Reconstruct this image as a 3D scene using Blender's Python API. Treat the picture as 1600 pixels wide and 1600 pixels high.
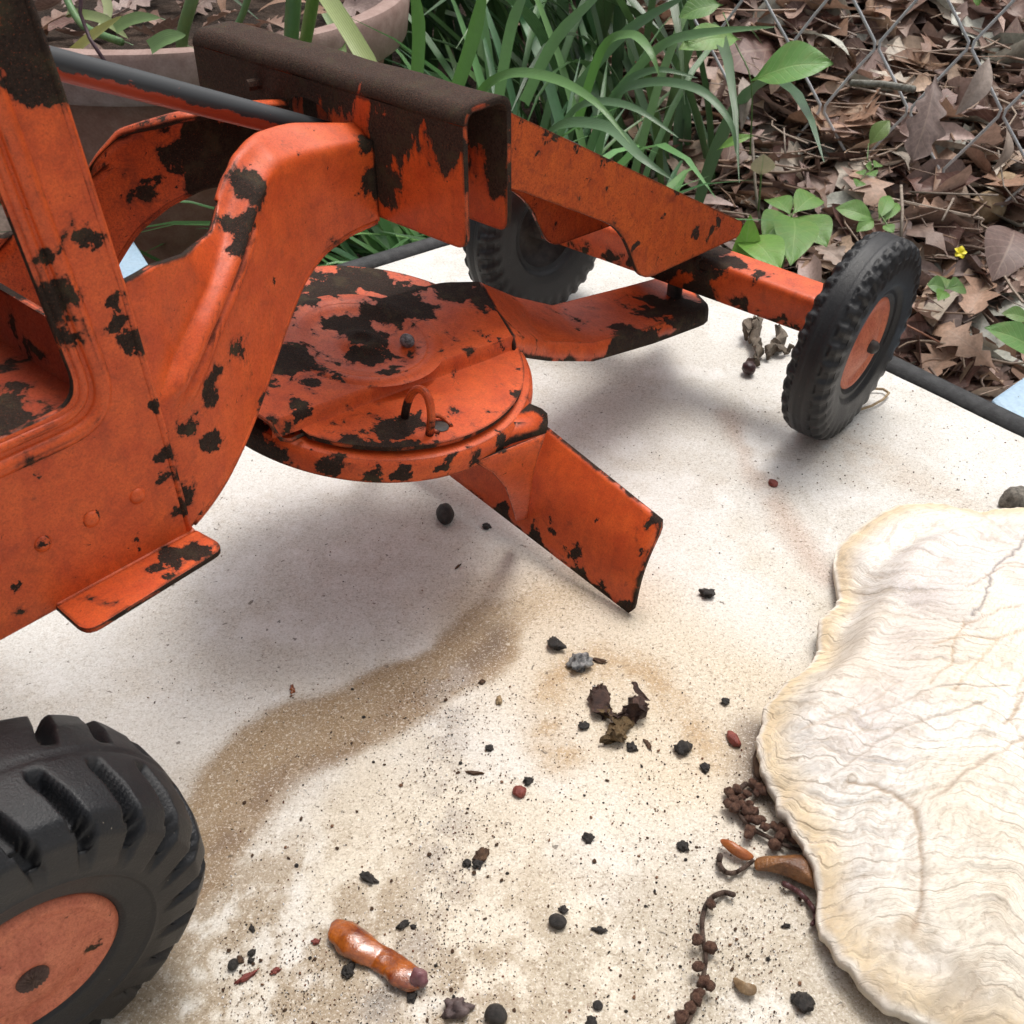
import bpy, bmesh, math, random
import numpy as np
from mathutils import Vector, Matrix, noise as mnoise

R = math.radians
S = 0.01                      # authored in centimetres, built in metres
scene = bpy.context.scene
for o in list(bpy.data.objects):
    bpy.data.objects.remove(o)

# ------------------------------------------------------------------ camera
FPX, PITCH, CAMH = 1722.0, R(37.289), 15.0
cam_d = bpy.data.cameras.new('camera')
cam = bpy.data.objects.new('camera', cam_d)
scene.collection.objects.link(cam)
cam.location = (0, 0, CAMH * S)
cam.rotation_euler = (R(90) - PITCH, 0, 0)
cam_d.sensor_width = 36
cam_d.lens = 36 * FPX / 1600
cam_d.clip_start = 0.005
cam_d.clip_end = 100
cam_d.dof.use_dof = True
cam_d.dof.focus_distance = 0.23
cam_d.dof.aperture_fstop = 140
scene.camera = cam

# ------------------------------------------------------------------ light
world = bpy.data.worlds.new('World')
scene.world = world
world.use_nodes = True
wn = world.node_tree.nodes
wl = world.node_tree.links
for n in list(wn): wn.remove(n)
sky = wn.new('ShaderNodeTexSky'); sky.sky_type = 'NISHITA'; sky.sun_disc = False
SUN_DIR = Vector((0.20, 0.34, 1.0)).normalized()       # towards the sun
sky.sun_elevation = math.asin(SUN_DIR.z)
sky.sun_rotation = math.atan2(SUN_DIR.x, SUN_DIR.y)
sky.dust_density = 6.0; sky.air_density = 1.0; sky.ozone_density = 0.6
bg = wn.new('ShaderNodeBackground'); bg.inputs[1].default_value = 0.14
wo = wn.new('ShaderNodeOutputWorld')
hs = wn.new('ShaderNodeHueSaturation'); hs.inputs['Saturation'].default_value = .22   # thin overcast: the sky is nearly white
wl.new(sky.outputs[0], hs.inputs['Color']); wl.new(hs.outputs[0], bg.inputs[0]); wl.new(bg.outputs[0], wo.inputs[0])
sun_d = bpy.data.lights.new('sun', 'SUN'); sun_d.energy = 1.5; sun_d.angle = R(20)
sun_d.color = (1.0, 0.955, 0.90)
sun = bpy.data.objects.new('sun', sun_d); scene.collection.objects.link(sun)
sun.rotation_euler = (-SUN_DIR).to_track_quat('-Z', 'Y').to_euler()
sun.location = (0, 0, 3)
vs = scene.view_settings
scene.display_settings.display_device = 'sRGB'
vs.view_transform = 'Standard'; vs.look = 'None'; vs.gamma = 1; vs.use_curve_mapping = False
vs.exposure = 0.30
scene.render.engine = 'CYCLES'

# ------------------------------------------------------------------ survey: photo point -> place in the scene (cm)
C3 = np.array([0, 0, CAMH]); FW = np.array([0, math.cos(PITCH), -math.sin(PITCH)]); UP = np.array([0, math.sin(PITCH), math.cos(PITCH)])
AZ = R(42.177)
TX = np.array([math.sin(AZ), math.cos(AZ), 0]); TY = np.array([-math.cos(AZ), math.sin(AZ), 0]); TZ = np.array([0, 0, 1.0])
TO = 14.5 * TY                                   # toy origin on the table
def ray(u, v): return (u - 800) / FPX * np.array([1, 0, 0]) + FW + (800 - v) / FPX * UP
def wz(u, v, z=0.0):                             # world point at height z
    d = ray(u, v); t = (z - CAMH) / d[2]; return C3 + t * d
def wd(u, v, dist):                              # world point at horizontal depth dist
    d = ray(u, v); return C3 + d * dist / d[1]
def toy(p): q = p - TO; return np.array([q @ TX, q @ TY, q[2]])
def ty(u, v, y): d = ray(u, v); return toy(C3 + ((TO - C3) @ TY + y) / (d @ TY) * d)
def tz(u, v, z): return toy(wz(u, v, z))
def tx(u, v, x): d = ray(u, v); return toy(C3 + ((TO - C3) @ TX + x) / (d @ TX) * d)

# ------------------------------------------------------------------ object helpers
COL = scene.collection
def obj(name, me, mat, parent=None, smooth=False, bevel=0, solid=0, sub=0, loc=None, angle=35, rim=True):
    if isinstance(me, bmesh.types.BMesh):
        bm = me; me = bpy.data.meshes.new(name); bm.to_mesh(me); bm.free()
    o = bpy.data.objects.new(name, me); COL.objects.link(o)
    if mat is not None and not len(me.materials): me.materials.append(mat)
    if parent is not None: o.parent = parent
    if loc is not None: o.location = loc
    if smooth:
        me.polygons.foreach_set('use_smooth', [True] * len(me.polygons))
        if smooth != 'all': me.set_sharp_from_angle(angle=R(angle))
    if solid:
        m = o.modifiers.new('solidify', 'SOLIDIFY'); m.thickness = solid * S; m.offset = 0
        if mat is not None and mat.name.startswith('enamel') and rim:
            me.materials.append(M_EDGE); m.material_offset_rim = 1
    if bevel:
        m = o.modifiers.new('bevel', 'BEVEL'); m.width = bevel * S; m.segments = 2; m.limit_method = 'ANGLE'; m.angle_limit = R(40)
        m.harden_normals = False
    if sub:
        m = o.modifiers.new('sub', 'SUBSURF'); m.levels = sub; m.render_levels = sub
    return o
def tag(o, label=None, cat=None, group=None, kind=None):
    if label: o['label'] = label
    if cat: o['category'] = cat
    if group: o['group'] = group
    if kind: o['kind'] = kind
    return o
def empty(name, loc=(0, 0, 0), rz=0):
    o = bpy.data.objects.new(name, None); COL.objects.link(o)
    o.location = loc; o.rotation_euler = (0, 0, rz); o.empty_display_size = .02
    return o
def mesh(name, verts, faces):
    me = bpy.data.meshes.new(name); me.from_pydata([tuple(v) for v in verts], [], faces); me.update(); return me
def sm(v): return [(p[0] * S, p[1] * S, p[2] * S) for p in v]

def rounded(pts, r, seg=5):
    """round the corners of a 2D outline; r a number or list"""
    n = len(pts); out = []
    rr = r if isinstance(r, (list, tuple)) else [r] * n
    for i in range(n):
        p = np.array(pts[i], float); a = np.array(pts[i - 1], float); b = np.array(pts[(i + 1) % n], float)
        if rr[i] <= 0: out.append(tuple(p)); continue
        da, db = a - p, b - p; la, lb = np.linalg.norm(da), np.linalg.norm(db)
        k = min(rr[i], la * .45, lb * .45)
        s, e = p + da / la * k, p + db / lb * k
        for j in range(seg + 1):
            t = j / seg; out.append(tuple((1 - t) ** 2 * s + 2 * t * (1 - t) * p + t * t * e))
    return out
def fill2d(outline, holes, f3):
    """triangulated sheet from a 2D outline with holes, mapped to 3D by f3"""
    bm = bmesh.new(); es = []
    for loop in [outline] + list(holes):
        vs_ = [bm.verts.new(tuple(np.array(f3(*p)) * S)) for p in loop]
        for i in range(len(vs_)): es.append(bm.edges.new((vs_[i], vs_[(i + 1) % len(vs_)])))
    bmesh.ops.triangle_fill(bm, use_beauty=True, use_dissolve=False, edges=es)
    bmesh.ops.recalc_face_normals(bm, faces=bm.faces)
    return bm
def tube(pts, rad, seg=10, closed=False, caps=True):
    """swept tube; rad number or list (cm)"""
    P = [Vector(p) for p in pts]; n = len(P)
    rr = rad if isinstance(rad, (list, tuple, np.ndarray)) else [rad] * n
    V = []; F = []; up = None
    for i in range(n):
        if closed: t = P[(i + 1) % n] - P[i - 1]
        else: t = P[min(i + 1, n - 1)] - P[max(i - 1, 0)]
        t.normalize()
        if up is None:
            up = Vector((0, 0, 1)) if abs(t.z) < .9 else Vector((1, 0, 0))
        s = t.cross(up).normalized(); up = s.cross(t).normalized()
        for k in range(seg):
            a = 2 * math.pi * k / seg
            V.append((P[i] + (s * math.cos(a) + up * math.sin(a)) * rr[i]) * S)
    m = n if closed else n - 1
    for i in range(m):
        j = (i + 1) % n
        for k in range(seg): F.append((i * seg + k, i * seg + (k + 1) % seg, j * seg + (k + 1) % seg, j * seg + k))
    if caps and not closed:
        F.append(tuple(range(seg))[::-1]); F.append(tuple((n - 1) * seg + k for k in range(seg)))
    return mesh('tube', V, F)
def box(c, d, rot=None):
    bm = bmesh.new(); bmesh.ops.create_cube(bm, size=1)
    M = Matrix.Translation(Vector(c) * S) @ (rot.to_4x4() if rot else Matrix.Identity(4)) @ Matrix.Diagonal((d[0] * S, d[1] * S, d[2] * S, 1))
    bm.transform(M); return bm
def lathe(prof, seg=64, frame=None):
    """prof = [(r, h)], axis = local z of frame (3x3 cols, origin) in cm"""
    V = []; F = []
    o, e1, e2, n = frame if frame else (Vector((0, 0, 0)), Vector((1, 0, 0)), Vector((0, 1, 0)), Vector((0, 0, 1)))
    for r, h in prof:
        for k in range(seg):
            a = 2 * math.pi * k / seg
            V.append((o + (e1 * math.cos(a) + e2 * math.sin(a)) * max(r, 1e-4) + n * h) * S)
    for i in range(len(prof) - 1):
        for k in range(seg):
            F.append((i * seg + k, i * seg + (k + 1) % seg, (i + 1) * seg + (k + 1) % seg, (i + 1) * seg + k))
    return mesh('lathe', V, F)
def blob(c, d, rng, rough=.25, sub=2, rot=None):
    bm = bmesh.new(); bmesh.ops.create_icosphere(bm, subdivisions=sub, radius=.5)
    off = Vector((rng.random() * 50, rng.random() * 50, 0))
    for v in bm.verts: v.co *= 1 + rough * (mnoise.noise(v.co * 3.1 + off) + .5 * mnoise.noise(v.co * 7 + off))
    M = Matrix.Translation(Vector(c) * S) @ (rot.to_4x4() if rot else Matrix.Rotation(rng.random() * 6.3, 4, 'Z')) @ Matrix.Diagonal((d[0] * S, d[1] * S, d[2] * S, 1))
    bm.transform(M); return bm

# ------------------------------------------------------------------ material helpers
class NT:
    def __init__(s, name):
        s.m = bpy.data.materials.new(name); s.m.use_nodes = True
        s.t = s.m.node_tree; s.t.nodes.clear()
        s.out = s.t.nodes.new('ShaderNodeOutputMaterial'); s.b = s.n('ShaderNodeBsdfPrincipled')
        s.l(s.b.outputs[0], s.out.inputs[0])
    def n(s, ty_, **kw):
        x = s.t.nodes.new(ty_)
        for k, v in kw.items(): setattr(x, k, v)
        return x
    def l(s, a, b): s.t.links.new(a, b)
    def put(s, sock, v):
        if hasattr(v, 'links') or isinstance(v, bpy.types.NodeSocket): s.l(v, sock)
        elif isinstance(v, (tuple, list)) and len(v) == 3 and sock.type == 'RGBA': sock.default_value = (*v, 1)
        else: sock.default_value = v
    def math(s, op, a, b=0.0, c=None, clamp=False):
        x = s.n('ShaderNodeMath', operation=op, use_clamp=clamp)
        s.put(x.inputs[0], a); s.put(x.inputs[1], b)
        if c is not None: s.put(x.inputs[2], c)
        return x.outputs[0]
    def coords(s, scale=(100, 100, 100), kind='Object'):
        tc = s.n('ShaderNodeTexCoord'); mp = s.n('ShaderNodeMapping')
        s.l(tc.outputs[kind], mp.inputs[0]); mp.inputs['Scale'].default_value = scale
        return mp.outputs[0]
    def noise(s, vec, scale, detail=4, rough=.5, dist=0, color=False):
        x = s.n('ShaderNodeTexNoise'); s.l(vec, x.inputs['Vector'])
        x.inputs['Scale'].default_value = scale; x.inputs['Detail'].default_value = detail
        x.inputs['Roughness'].default_value = rough; x.inputs['Distortion'].default_value = dist
        return x.outputs['Color' if color else 0]
    def ramp(s, fac, stops, interp='LINEAR'):
        x = s.n('ShaderNodeValToRGB'); s.l(fac, x.inputs[0]); cr = x.color_ramp; cr.interpolation = interp
        while len(cr.elements) > 1: cr.elements.remove(cr.elements[0])
        for i, (p, c) in enumerate(stops):
            e = cr.elements[0] if i == 0 else cr.elements.new(p)
            e.position = p; e.color = (*c, 1) if len(c) == 3 else c
        return x.outputs[0]
    def rng(s, v, a, b, c=0.0, d=1.0, smooth=False):
        x = s.n('ShaderNodeMapRange'); x.clamp = True
        if smooth: x.interpolation_type = 'SMOOTHSTEP'
        s.put(x.inputs[0], v); x.inputs[1].default_value = a; x.inputs[2].default_value = b
        x.inputs[3].default_value = c; x.inputs[4].default_value = d
        return x.outputs[0]
    def mix(s, f, a, b, mode='MIX'):
        x = s.n('ShaderNodeMix', data_type='RGBA', blend_type=mode)
        s.put(x.inputs[0], f); s.put(x.inputs[6], a); s.put(x.inputs[7], b)
        return x.outputs[2]
    def bump(s, h, strength=.5, dist=.02, prev=None):
        x = s.n('ShaderNodeBump'); s.put(x.inputs['Height'], h); x.inputs['Strength'].default_value = strength
        x.inputs['Distance'].default_value = dist * S
        if prev is not None: s.l(prev, x.inputs['Normal'])
        return x.outputs[0]
    def set(s, **kw):
        names = dict(color='Base Color', rough='Roughness', metal='Metallic', spec='Specular IOR Level', normal='Normal', coat='Coat Weight', coatr='Coat Roughness', sub='Subsurface Weight', trans='Transmission Weight')
        for k, v in kw.items(): s.put(s.b.inputs[names[k]], v)
        return s.m

ORANGE = (0.68, 0.094, 0.017)
def paint(name, spots=(), thr=.66, edge=.16, grads=(), scale=1.5, speck=.70, orange=ORANGE, ero=.42, dirt=.5, rust=((.016, .010, .008), (.050, .032, .022)), stretch=1.0):
    """chipped orange enamel over dark rusted steel; spots/gradients in toy cm say where the paint has worn off"""
    N = NT(name); P = N.coords()
    warp = N.noise(P, 1.3, 5, .7, 0, True)
    sub_ = N.n('ShaderNodeVectorMath', operation='SUBTRACT'); N.l(warp, sub_.inputs[0]); sub_.inputs[1].default_value = (.5, .5, .5)
    sc = N.n('ShaderNodeVectorMath', operation='SCALE'); N.l(sub_.outputs[0], sc.inputs[0]); sc.inputs['Scale'].default_value = 1.0
    ad = N.n('ShaderNodeVectorMath', operation='ADD'); N.l(P, ad.inputs[0]); N.l(sc.outputs[0], ad.inputs[1]); PW = ad.outputs[0]
    f = N.noise(N.coords((100, 100, 100 * stretch)) if stretch != 1.0 else P, scale, 9, .62, .35)
    inf = None
    for (x, y, z, r, st) in spots:
        d = N.n('ShaderNodeVectorMath', operation='DISTANCE'); N.l(PW, d.inputs[0]); d.inputs[1].default_value = (x, y, z)
        v = N.rng(d.outputs['Value'], r * .25, r * 1.15, st * 1.15, 0)
        inf = v if inf is None else N.math('MAXIMUM', inf, v)
    sep = N.n('ShaderNodeSeparateXYZ'); N.l(P, sep.inputs[0])
    for (ax, a, b, st) in grads:
        v = N.rng(sep.outputs['XYZ'.index(ax)], a, b, 0, st)
        inf = v if inf is None else N.math('ADD', inf, v)
    bev = N.n('ShaderNodeBevel'); bev.samples = 4; bev.inputs[0].default_value = .10 * S
    geo = N.n('ShaderNodeNewGeometry')
    dt = N.n('ShaderNodeVectorMath', operation='DOT_PRODUCT'); N.l(bev.outputs[0], dt.inputs[0]); N.l(geo.outputs['True Normal'], dt.inputs[1])
    em = N.rng(dt.outputs['Value'], .99, .82, 0, edge * 1.35)
    tot = N.math('ADD', f, em)
    if inf is not None: tot = N.math('ADD', tot, inf)
    chip = N.rng(tot, thr, thr + .018)
    sp = N.noise(P, 9, 4, .7, .9); spm = N.rng(sp, speck - .02, speck + .005)
    mask = N.math('MAXIMUM', chip, spm)
    # paint colour: faded, dirty, speckled
    n2 = N.noise(P, 2.2, 6, .65); n3 = N.noise(P, 22, 5, .7)
    base = N.mix(N.rng(n2, .32, .68), (orange[0] * .80, orange[1] * .72, orange[2] * .8), (orange[0] * 1.08, orange[1] * 1.25, orange[2] * 1.3))
    base = N.mix(N.math('MULTIPLY', N.rng(n3, .48, .80), dirt), base, (.16, .030, .012))
    stre = N.noise(N.coords((420, 420, 90)), 1, 4, .6)
    n5 = N.noise(P, 48, 5, .8)
    base = N.mix(N.rng(n5, .48, .70, 0, .28 + .38 * dirt), base, (.17, .024, .008))
    base = N.mix(N.rng(n5, .46, .34, 0, .30), base, (.72, .17, .055))
    base = N.mix(N.math('MULTIPLY', N.rng(N.noise(P, 3.7, 6, .7, .5), .52, .66), .30 * dirt * 2), base, (.20, .032, .012))
    base = N.mix(N.math('MULTIPLY', N.rng(stre, .55, .78), .30 * dirt * 2), base, (.20, .030, .010))
    rim = N.math('SUBTRACT', N.rng(tot, thr - .055, thr), chip, clamp=True)
    base = N.mix(N.math('MULTIPLY', rim, N.rng(n3, .3, .7, .2, .95)), base, (.15, .026, .010))
    n4 = N.noise(P, 30, 6, .75)
    rustc = N.mix(N.rng(n4, .35, .7), rust[0], rust[1])
    rustc = N.mix(N.math('MULTIPLY', N.rng(N.noise(P, 2.7, 4, .6), .52, .66), .7), rustc, (.060, .046, .026))
    rustc = N.mix(N.rng(N.noise(P, 60, 2, .5), .64, .72), rustc, (.20, .045, .018))
    col = N.mix(mask, base, rustc)
    h = N.math('SUBTRACT', 1.0, mask)
    b1 = N.bump(h, .55, .018)
    b2 = N.bump(n4, N and .25, .012, b1)
    rb = N.n('ShaderNodeBump'); N.l(N.math('MULTIPLY', mask, n4), rb.inputs['Height']); rb.inputs['Strength'].default_value = .7; rb.inputs['Distance'].default_value = .03 * S; N.l(b2, rb.inputs['Normal'])
    b3 = N.bump(N.noise(P, 1.1, 3, .5), .35, .05, rb.outputs[0])
    rg = N.mix(mask, (ero, ero, ero), (.70, .70, .70))
    rr = N.math('ADD', rg, N.rng(n3, .3, .7, -.10, .14))
    return N.set(color=col, rough=rr, spec=N.rng(mask, 0, 1, .34, .16), normal=b3, coat=N.rng(mask, 0, 1, .06, 0), coatr=.25)

M_EDGE = None
def rubber(name, col=(.006, .006, .007), dust=(.060, .056, .052)):
    N = NT(name); P = N.coords()
    n = N.noise(P, 1.2, 5, .6); n2 = N.noise(P, 30, 4, .7)
    c = N.mix(N.rng(n, .42, .72), col, (.013, .013, .014))
    c = N.mix(N.math('MULTIPLY', N.rng(n2, .56, .75), .45), c, dust)
    vo = N.n('ShaderNodeTexVoronoi'); N.l(P, vo.inputs['Vector']); vo.inputs['Scale'].default_value = 5.5
    c = N.mix(N.rng(vo.outputs['Distance'], .05, .02), c, (.30, .26, .20))
    return N.set(color=c, rough=N.rng(n, .3, .7, .32, .55), spec=.42, normal=N.bump(n2, .45, .025))

def simple(name, c1, c2, scale=3, rough=.6, bumpd=.02, bs=.4, spec=.4, detail=5, **kw):
    N = NT(name); P = N.coords()
    n = N.noise(P, scale, detail, .6); n2 = N.noise(P, scale * 9, 4, .65)
    c = N.mix(N.rng(n, .35, .65), c1, c2)
    c = N.mix(N.rng(n2, .3, .8, 0, .5), c, tuple(x * .45 for x in c1))
    return N.set(color=c, rough=rough, spec=spec, normal=N.bump(n2, bs, bumpd), **kw)

def attr_leaf(name, stripes=False, rough=.45, spec=.5, trans=0.0, mott=.3, bumps=.35, veins=0.0, veinc=(.45, .55, .25)):
    """colour comes from a per-leaf colour attribute, with veins and mottling"""
    N = NT(name); P = N.coords()
    at = N.n('ShaderNodeAttribute', attribute_name='tint')
    n = N.noise(P, 2.5, 5, .65); n2 = N.noise(P, 14, 4, .6)
    c = N.mix(N.rng(n, .3, .7, 0, mott), at.outputs['Color'], (.02, .015, .01))
    c = N.mix(N.math('MULTIPLY', N.rng(n2, .55, .75), mott * .8), c, (.30, .26, .22), 'MIX')
    h = n2
    if stripes:
        uv = N.n('ShaderNodeUVMap'); sx = N.n('ShaderNodeSeparateXYZ'); N.l(uv.outputs[0], sx.inputs[0])
        w = N.math('SINE', N.math('MULTIPLY', sx.outputs[0], 55.0))
        wm = N.rng(w, -.2, 1, 0, .28)
        c = N.mix(wm, c, (.16, .26, .12)); h = N.math('ADD', n2, N.math('MULTIPLY', w, .6))
    if veins:
        uv = N.n('ShaderNodeUVMap'); sx = N.n('ShaderNodeSeparateXYZ'); N.l(uv.outputs[0], sx.inputs[0])
        ax_ = N.math('ABSOLUTE', N.math('SUBTRACT', sx.outputs[0], .5)); mid_ = N.rng(ax_, .035, .012)
        w = N.math('SINE', N.math('SUBTRACT', N.math('MULTIPLY', sx.outputs[1], 62.0), N.math('MULTIPLY', ax_, 26.0)))
        vm = N.math('MAXIMUM', mid_, N.rng(w, .86, 1.0, 0, .7))
        c = N.mix(N.math('MULTIPLY', vm, veins), c, veinc); h = N.math('SUBTRACT', n2, N.math('MULTIPLY', vm, .9))
        c = N.mix(N.rng(N.noise(P, 1.1, 4, .6), .5, .75, 0, .35), c, (.30, .32, .10) if veins > .3 else c)
    N.set(color=c, rough=rough, spec=spec, normal=N.bump(h, bumps, .03))
    if trans:
        tr = N.n('ShaderNodeBsdfTranslucent'); N.l(c, tr.inputs[0]); mx = N.n('ShaderNodeMixShader'); mx.inputs[0].default_value = trans
        N.l(N.b.outputs[0], mx.inputs[1]); N.l(tr.outputs[0], mx.inputs[2]); N.l(mx.outputs[0], N.out.inputs[0])
    return N.m
def set_tint(me, cols):
    """cols: one colour, or per-vertex list"""
    a = me.color_attributes.new('tint', 'FLOAT_COLOR', 'POINT'); n = len(me.vertices)
    if isinstance(cols, tuple): arr = np.tile(np.array([*cols, 1.0]), n)
    else: arr = np.c_[np.array(cols), np.ones(n)].ravel()
    a.data.foreach_set('color', arr.astype(np.float32))

# numpy value noise for baked stains
def vnoise(x, y, scale, seed=0, octv=4, gain=.55):
    rs = np.random.RandomState(seed); T = rs.rand(256, 256); out = np.zeros_like(x); amp = 1; tot = 0
    for o in range(octv):
        X = x * scale * 2 ** o + 37.3 * o; Y = y * scale * 2 ** o + 91.7 * o
        xi = np.floor(X).astype(int); yi = np.floor(Y).astype(int); fx = X - xi; fy = Y - yi
        fx = fx * fx * (3 - 2 * fx); fy = fy * fy * (3 - 2 * fy)
        g = lambda a, b: T[a % 256, b % 256]
        out += amp * ((g(xi, yi) * (1 - fx) + g(xi + 1, yi) * fx) * (1 - fy) + (g(xi, yi + 1) * (1 - fx) + g(xi + 1, yi + 1) * fx) * fy)
        tot += amp; amp *= gain
    return out / tot
def sstep(x, a, b): t = np.clip((x - a) / (b - a), 0, 1); return t * t * (3 - 2 * t)

# =================================================================== TABLE
EA = R(-37.15)                                   # heading of the right-hand table edge
dA = np.array([math.sin(EA), math.cos(EA), 0]); dB = np.array([math.cos(EA), -math.sin(EA), 0])
pA = wz(1490, 631, 0); pB = wz(646, 400, 0)
# corner = intersection of the two edges
M2 = np.array([[dA[0], -dB[0]], [dA[1], -dB[1]]]); st = np.linalg.solve(M2, (pB - pA)[:2]); CORNER = pA + dA * st[0]
TL, TW = 110.0, 62.0                             # table length along B, width along A
def tab(a, b, z=0): return CORNER - dB * a - dA * b + np.array([0, 0, z])   # a along edge B, b along edge A
def to_tab(p): q = p - CORNER; return -(q @ dB), -(q @ dA)

table = empty('garden_table', tuple(CORNER * S))
tag(table, 'low garden table with stained white top and black rounded rim under the orange toy', 'table')
def seg_dist(X, Y, pts):
    best = np.full(X.shape, 1e9); par = np.zeros(X.shape); n = len(pts) - 1
    for i in range(n):
        a, b = pts[i], pts[i + 1]; ab = b - a
        t = np.clip(((X - a[0]) * ab[0] + (Y - a[1]) * ab[1]) / (ab @ ab), 0, 1)
        d = np.hypot(X - a[0] - t * ab[0], Y - a[1] - t * ab[1]); m = d < best
        best = np.where(m, d, best); par = np.where(m, (i + t) / n, par)
    return best, par
def table_top():
    step = .085
    n1 = int(46 / step); n2 = int(46 / step)
    A_ = np.concatenate([np.arange(n1) * step, [TL]]); B_ = np.concatenate([np.arange(n2) * step, [TW]])
    a, b = np.meshgrid(A_, B_, indexing='ij')
    X = CORNER[0] - dB[0] * a - dA[0] * b; Y = CORNER[1] - dB[1] * a - dA[1] * b
    wx = (vnoise(X, Y, .9, 5, 4) - .5); wy = (vnoise(X, Y, .9, 6, 4) - .5)
    Xw = X + wx * 1.1; Yw = Y + wy * 1.1
    W = lambda pts: [wz(u, v)[:2] for u, v in pts]
    col = np.zeros(X.shape + (3,)); col[:] = (.68, .668, .635)
    def blend(m, c): 
        nonlocal col
        m = np.clip(m, 0, 1)[..., None]; col = col * (1 - m) + np.array(c) * m
    big = vnoise(X, Y, .12, 1, 4); fine = vnoise(X, Y, 2.2, 2, 5, .7); mid = vnoise(X, Y, .45, 3, 5, .6)
    blend(sstep(mid, .40, .66) * .55, (.56, .53, .47)); blend(sstep(vnoise(X, Y, 1.1, 13, 5, .65), .52, .72) * .35, (.52, .47, .40)); blend(sstep(vnoise(X, Y, .7, 14, 5, .65), .55, .72) * .45, (.80, .79, .77))
    # grey-beige smudges over the whole top, adding painted shadow tone under the toy
    blend(sstep(vnoise(X, Y, .22, 9, 5, .6), .52, .72) * .35, (.55, .52, .47))
    # warm area in the foreground
    d, _ = seg_dist(Xw, Yw, W([(250, 1560), (560, 1480), (900, 1400), (1150, 1300)])); blend(sstep(-d, -7.5, -2.5) * (.30 + .5 * sstep(mid, .35, .65)), (.64, .565, .44))
    d, _ = seg_dist(Xw, Yw, W([(860, 980), (1000, 1060), (1120, 1130)])); blend(sstep(-d, -3.5, -1.2) * .72, (.58, .475, .33))
    d, _ = seg_dist(Xw, Yw, W([(180, 1600), (420, 1560), (640, 1560)])); blend(sstep(-d, -4.5, -.6) * sstep(fine, .34, .58) * .85, (.36, .27, .16))
    d, _ = seg_dist(Xw, Yw, W([(250, 1420), (400, 1480), (620, 1600)])); blend(sstep(-d, -3.4, -.3) * sstep(fine, .38, .58) * .7, (.27, .205, .135))
    d, _ = seg_dist(Xw, Yw, W([(1020, 1530), (1180, 1500), (1300, 1560)])); blend(sstep(-d, -3.0, -.4) * sstep(fine, .34, .58) * .8, (.37, .31, .22))  # greyish-brown shade beside the shell put into the colour, next line too
    d, _ = seg_dist(Xw, Yw, W([(1130, 1450), (1260, 1400)])); blend(sstep(-d, -2.0, -.2) * .6, (.42, .36, .27))
    # ring stain
    d, _ = seg_dist(X + wx * .6, Y + wy * .6, W([(880, 1190), (850, 1130), (870, 1060), (930, 1035), (1010, 1050), (1060, 1100), (1130, 1170)])); blend(sstep(-d, -.75, 0) * (.35 + .55 * sstep(fine, .4, .6)), (.40, .26, .12))
    # tan water-mark band running from the rear wheel to below the blade
    band = [(300, 1370), (345, 1270), (400, 1195), (470, 1148), (560, 1115), (640, 1078), (705, 1040), (755, 1003), (785, 958), (835, 938)]
    d, t = seg_dist(X + wx * .5, Y + wy * .5, W(band)); wdt = np.interp(t, [0, .1, .35, .6, .8, 1], [.62, .78, .95, .78, .78, .42])
    m = sstep(-d / wdt, -1.15, -.72) * (.72 + .28 * fine); m *= np.interp(t, [0, .85, 1], [1, .95, .4]); blend(m * 1.15, (.27, .18, .09))
    core = [(315, 1375), (370, 1300), (420, 1235), (500, 1190), (590, 1130), (660, 1090), (720, 1055), (755, 1025), (785, 985)]
    d, t = seg_dist(X + wx * .6, Y + wy * .6, W(core)); blend(sstep(-d, -.55, 0) * (.25 + .7 * sstep(fine, .38, .6)) * np.interp(t, [0, .25, .45, .7, .9, 1], [1, .85, .5, .85, 1, .6]), (.16, .095, .05))
    d, _ = seg_dist(X + wx * .25, Y + wy * .25, W([(738, 1036), (760, 1020), (776, 1005), (786, 975)])); blend(sstep(-d, -.42, 0) * .85, (.12, .075, .045))
    # soft brown tide mark above the band end
    d, _ = seg_dist(Xw, Yw, W([(790, 940), (880, 930)])); blend(sstep(-d, -1.3, 0) * .55, (.52, .40, .25))
    # grime by the shell, by the wheel, under the blade tip and along the far edge, plus painted turntable shadow
    d, _ = seg_dist(X, Y, W([(1184, 1150), (1188, 1235)])); blend(sstep(-d, -.8, 0) * .95, (.10, .06, .035))
    d, _ = seg_dist(Xw, Yw, W([(1110, 850), (1240, 960)])); blend(sstep(-d, -1.9, 0) * sstep(mid, .3, .65) * .8, (.55, .49, .38))
    d, _ = seg_dist(X + wx * .4, Y + wy * .4, W([(1140, 650), (1220, 810), (1290, 900)])); blend(sstep(-d, -.55, 0) * sstep(mid, .4, .6) * .7, (.48, .36, .29))
    d, _ = seg_dist(Xw, Yw, W([(1300, 690), (1450, 760), (1580, 840)])); blend(sstep(-d, -1.1, 0) * sstep(fine, .35, .6) * .55, (.52, .44, .36))
    d, _ = seg_dist(Xw, Yw, W([(430, 830), (560, 880), (700, 900)])); blend(sstep(-d, -2.4, 0) * sstep(fine, .35, .62) * .4, (.50, .46, .41))  # soft shadow below the turntable painted into the tabletop colour
    d, _ = seg_dist(X + wx * .8, Y + wy * .8, W([(700, 1060), (690, 1250), (690, 1420), (580, 1600)])); blend(sstep(-d, -.65, 0) * sstep(fine, .42, .58) * .65, (.36, .32, .28))
    d, _ = seg_dist(X + wx * .3, Y + wy * .3, W([(592, 1570), (640, 1535)])); blend(sstep(-d, -.35, 0) * sstep(fine, .3, .5) * .7, (.12, .11, .10))
    z = (vnoise(X, Y, .35, 11, 4) - .5) * .05 + (fine - .5) * .018
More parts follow.
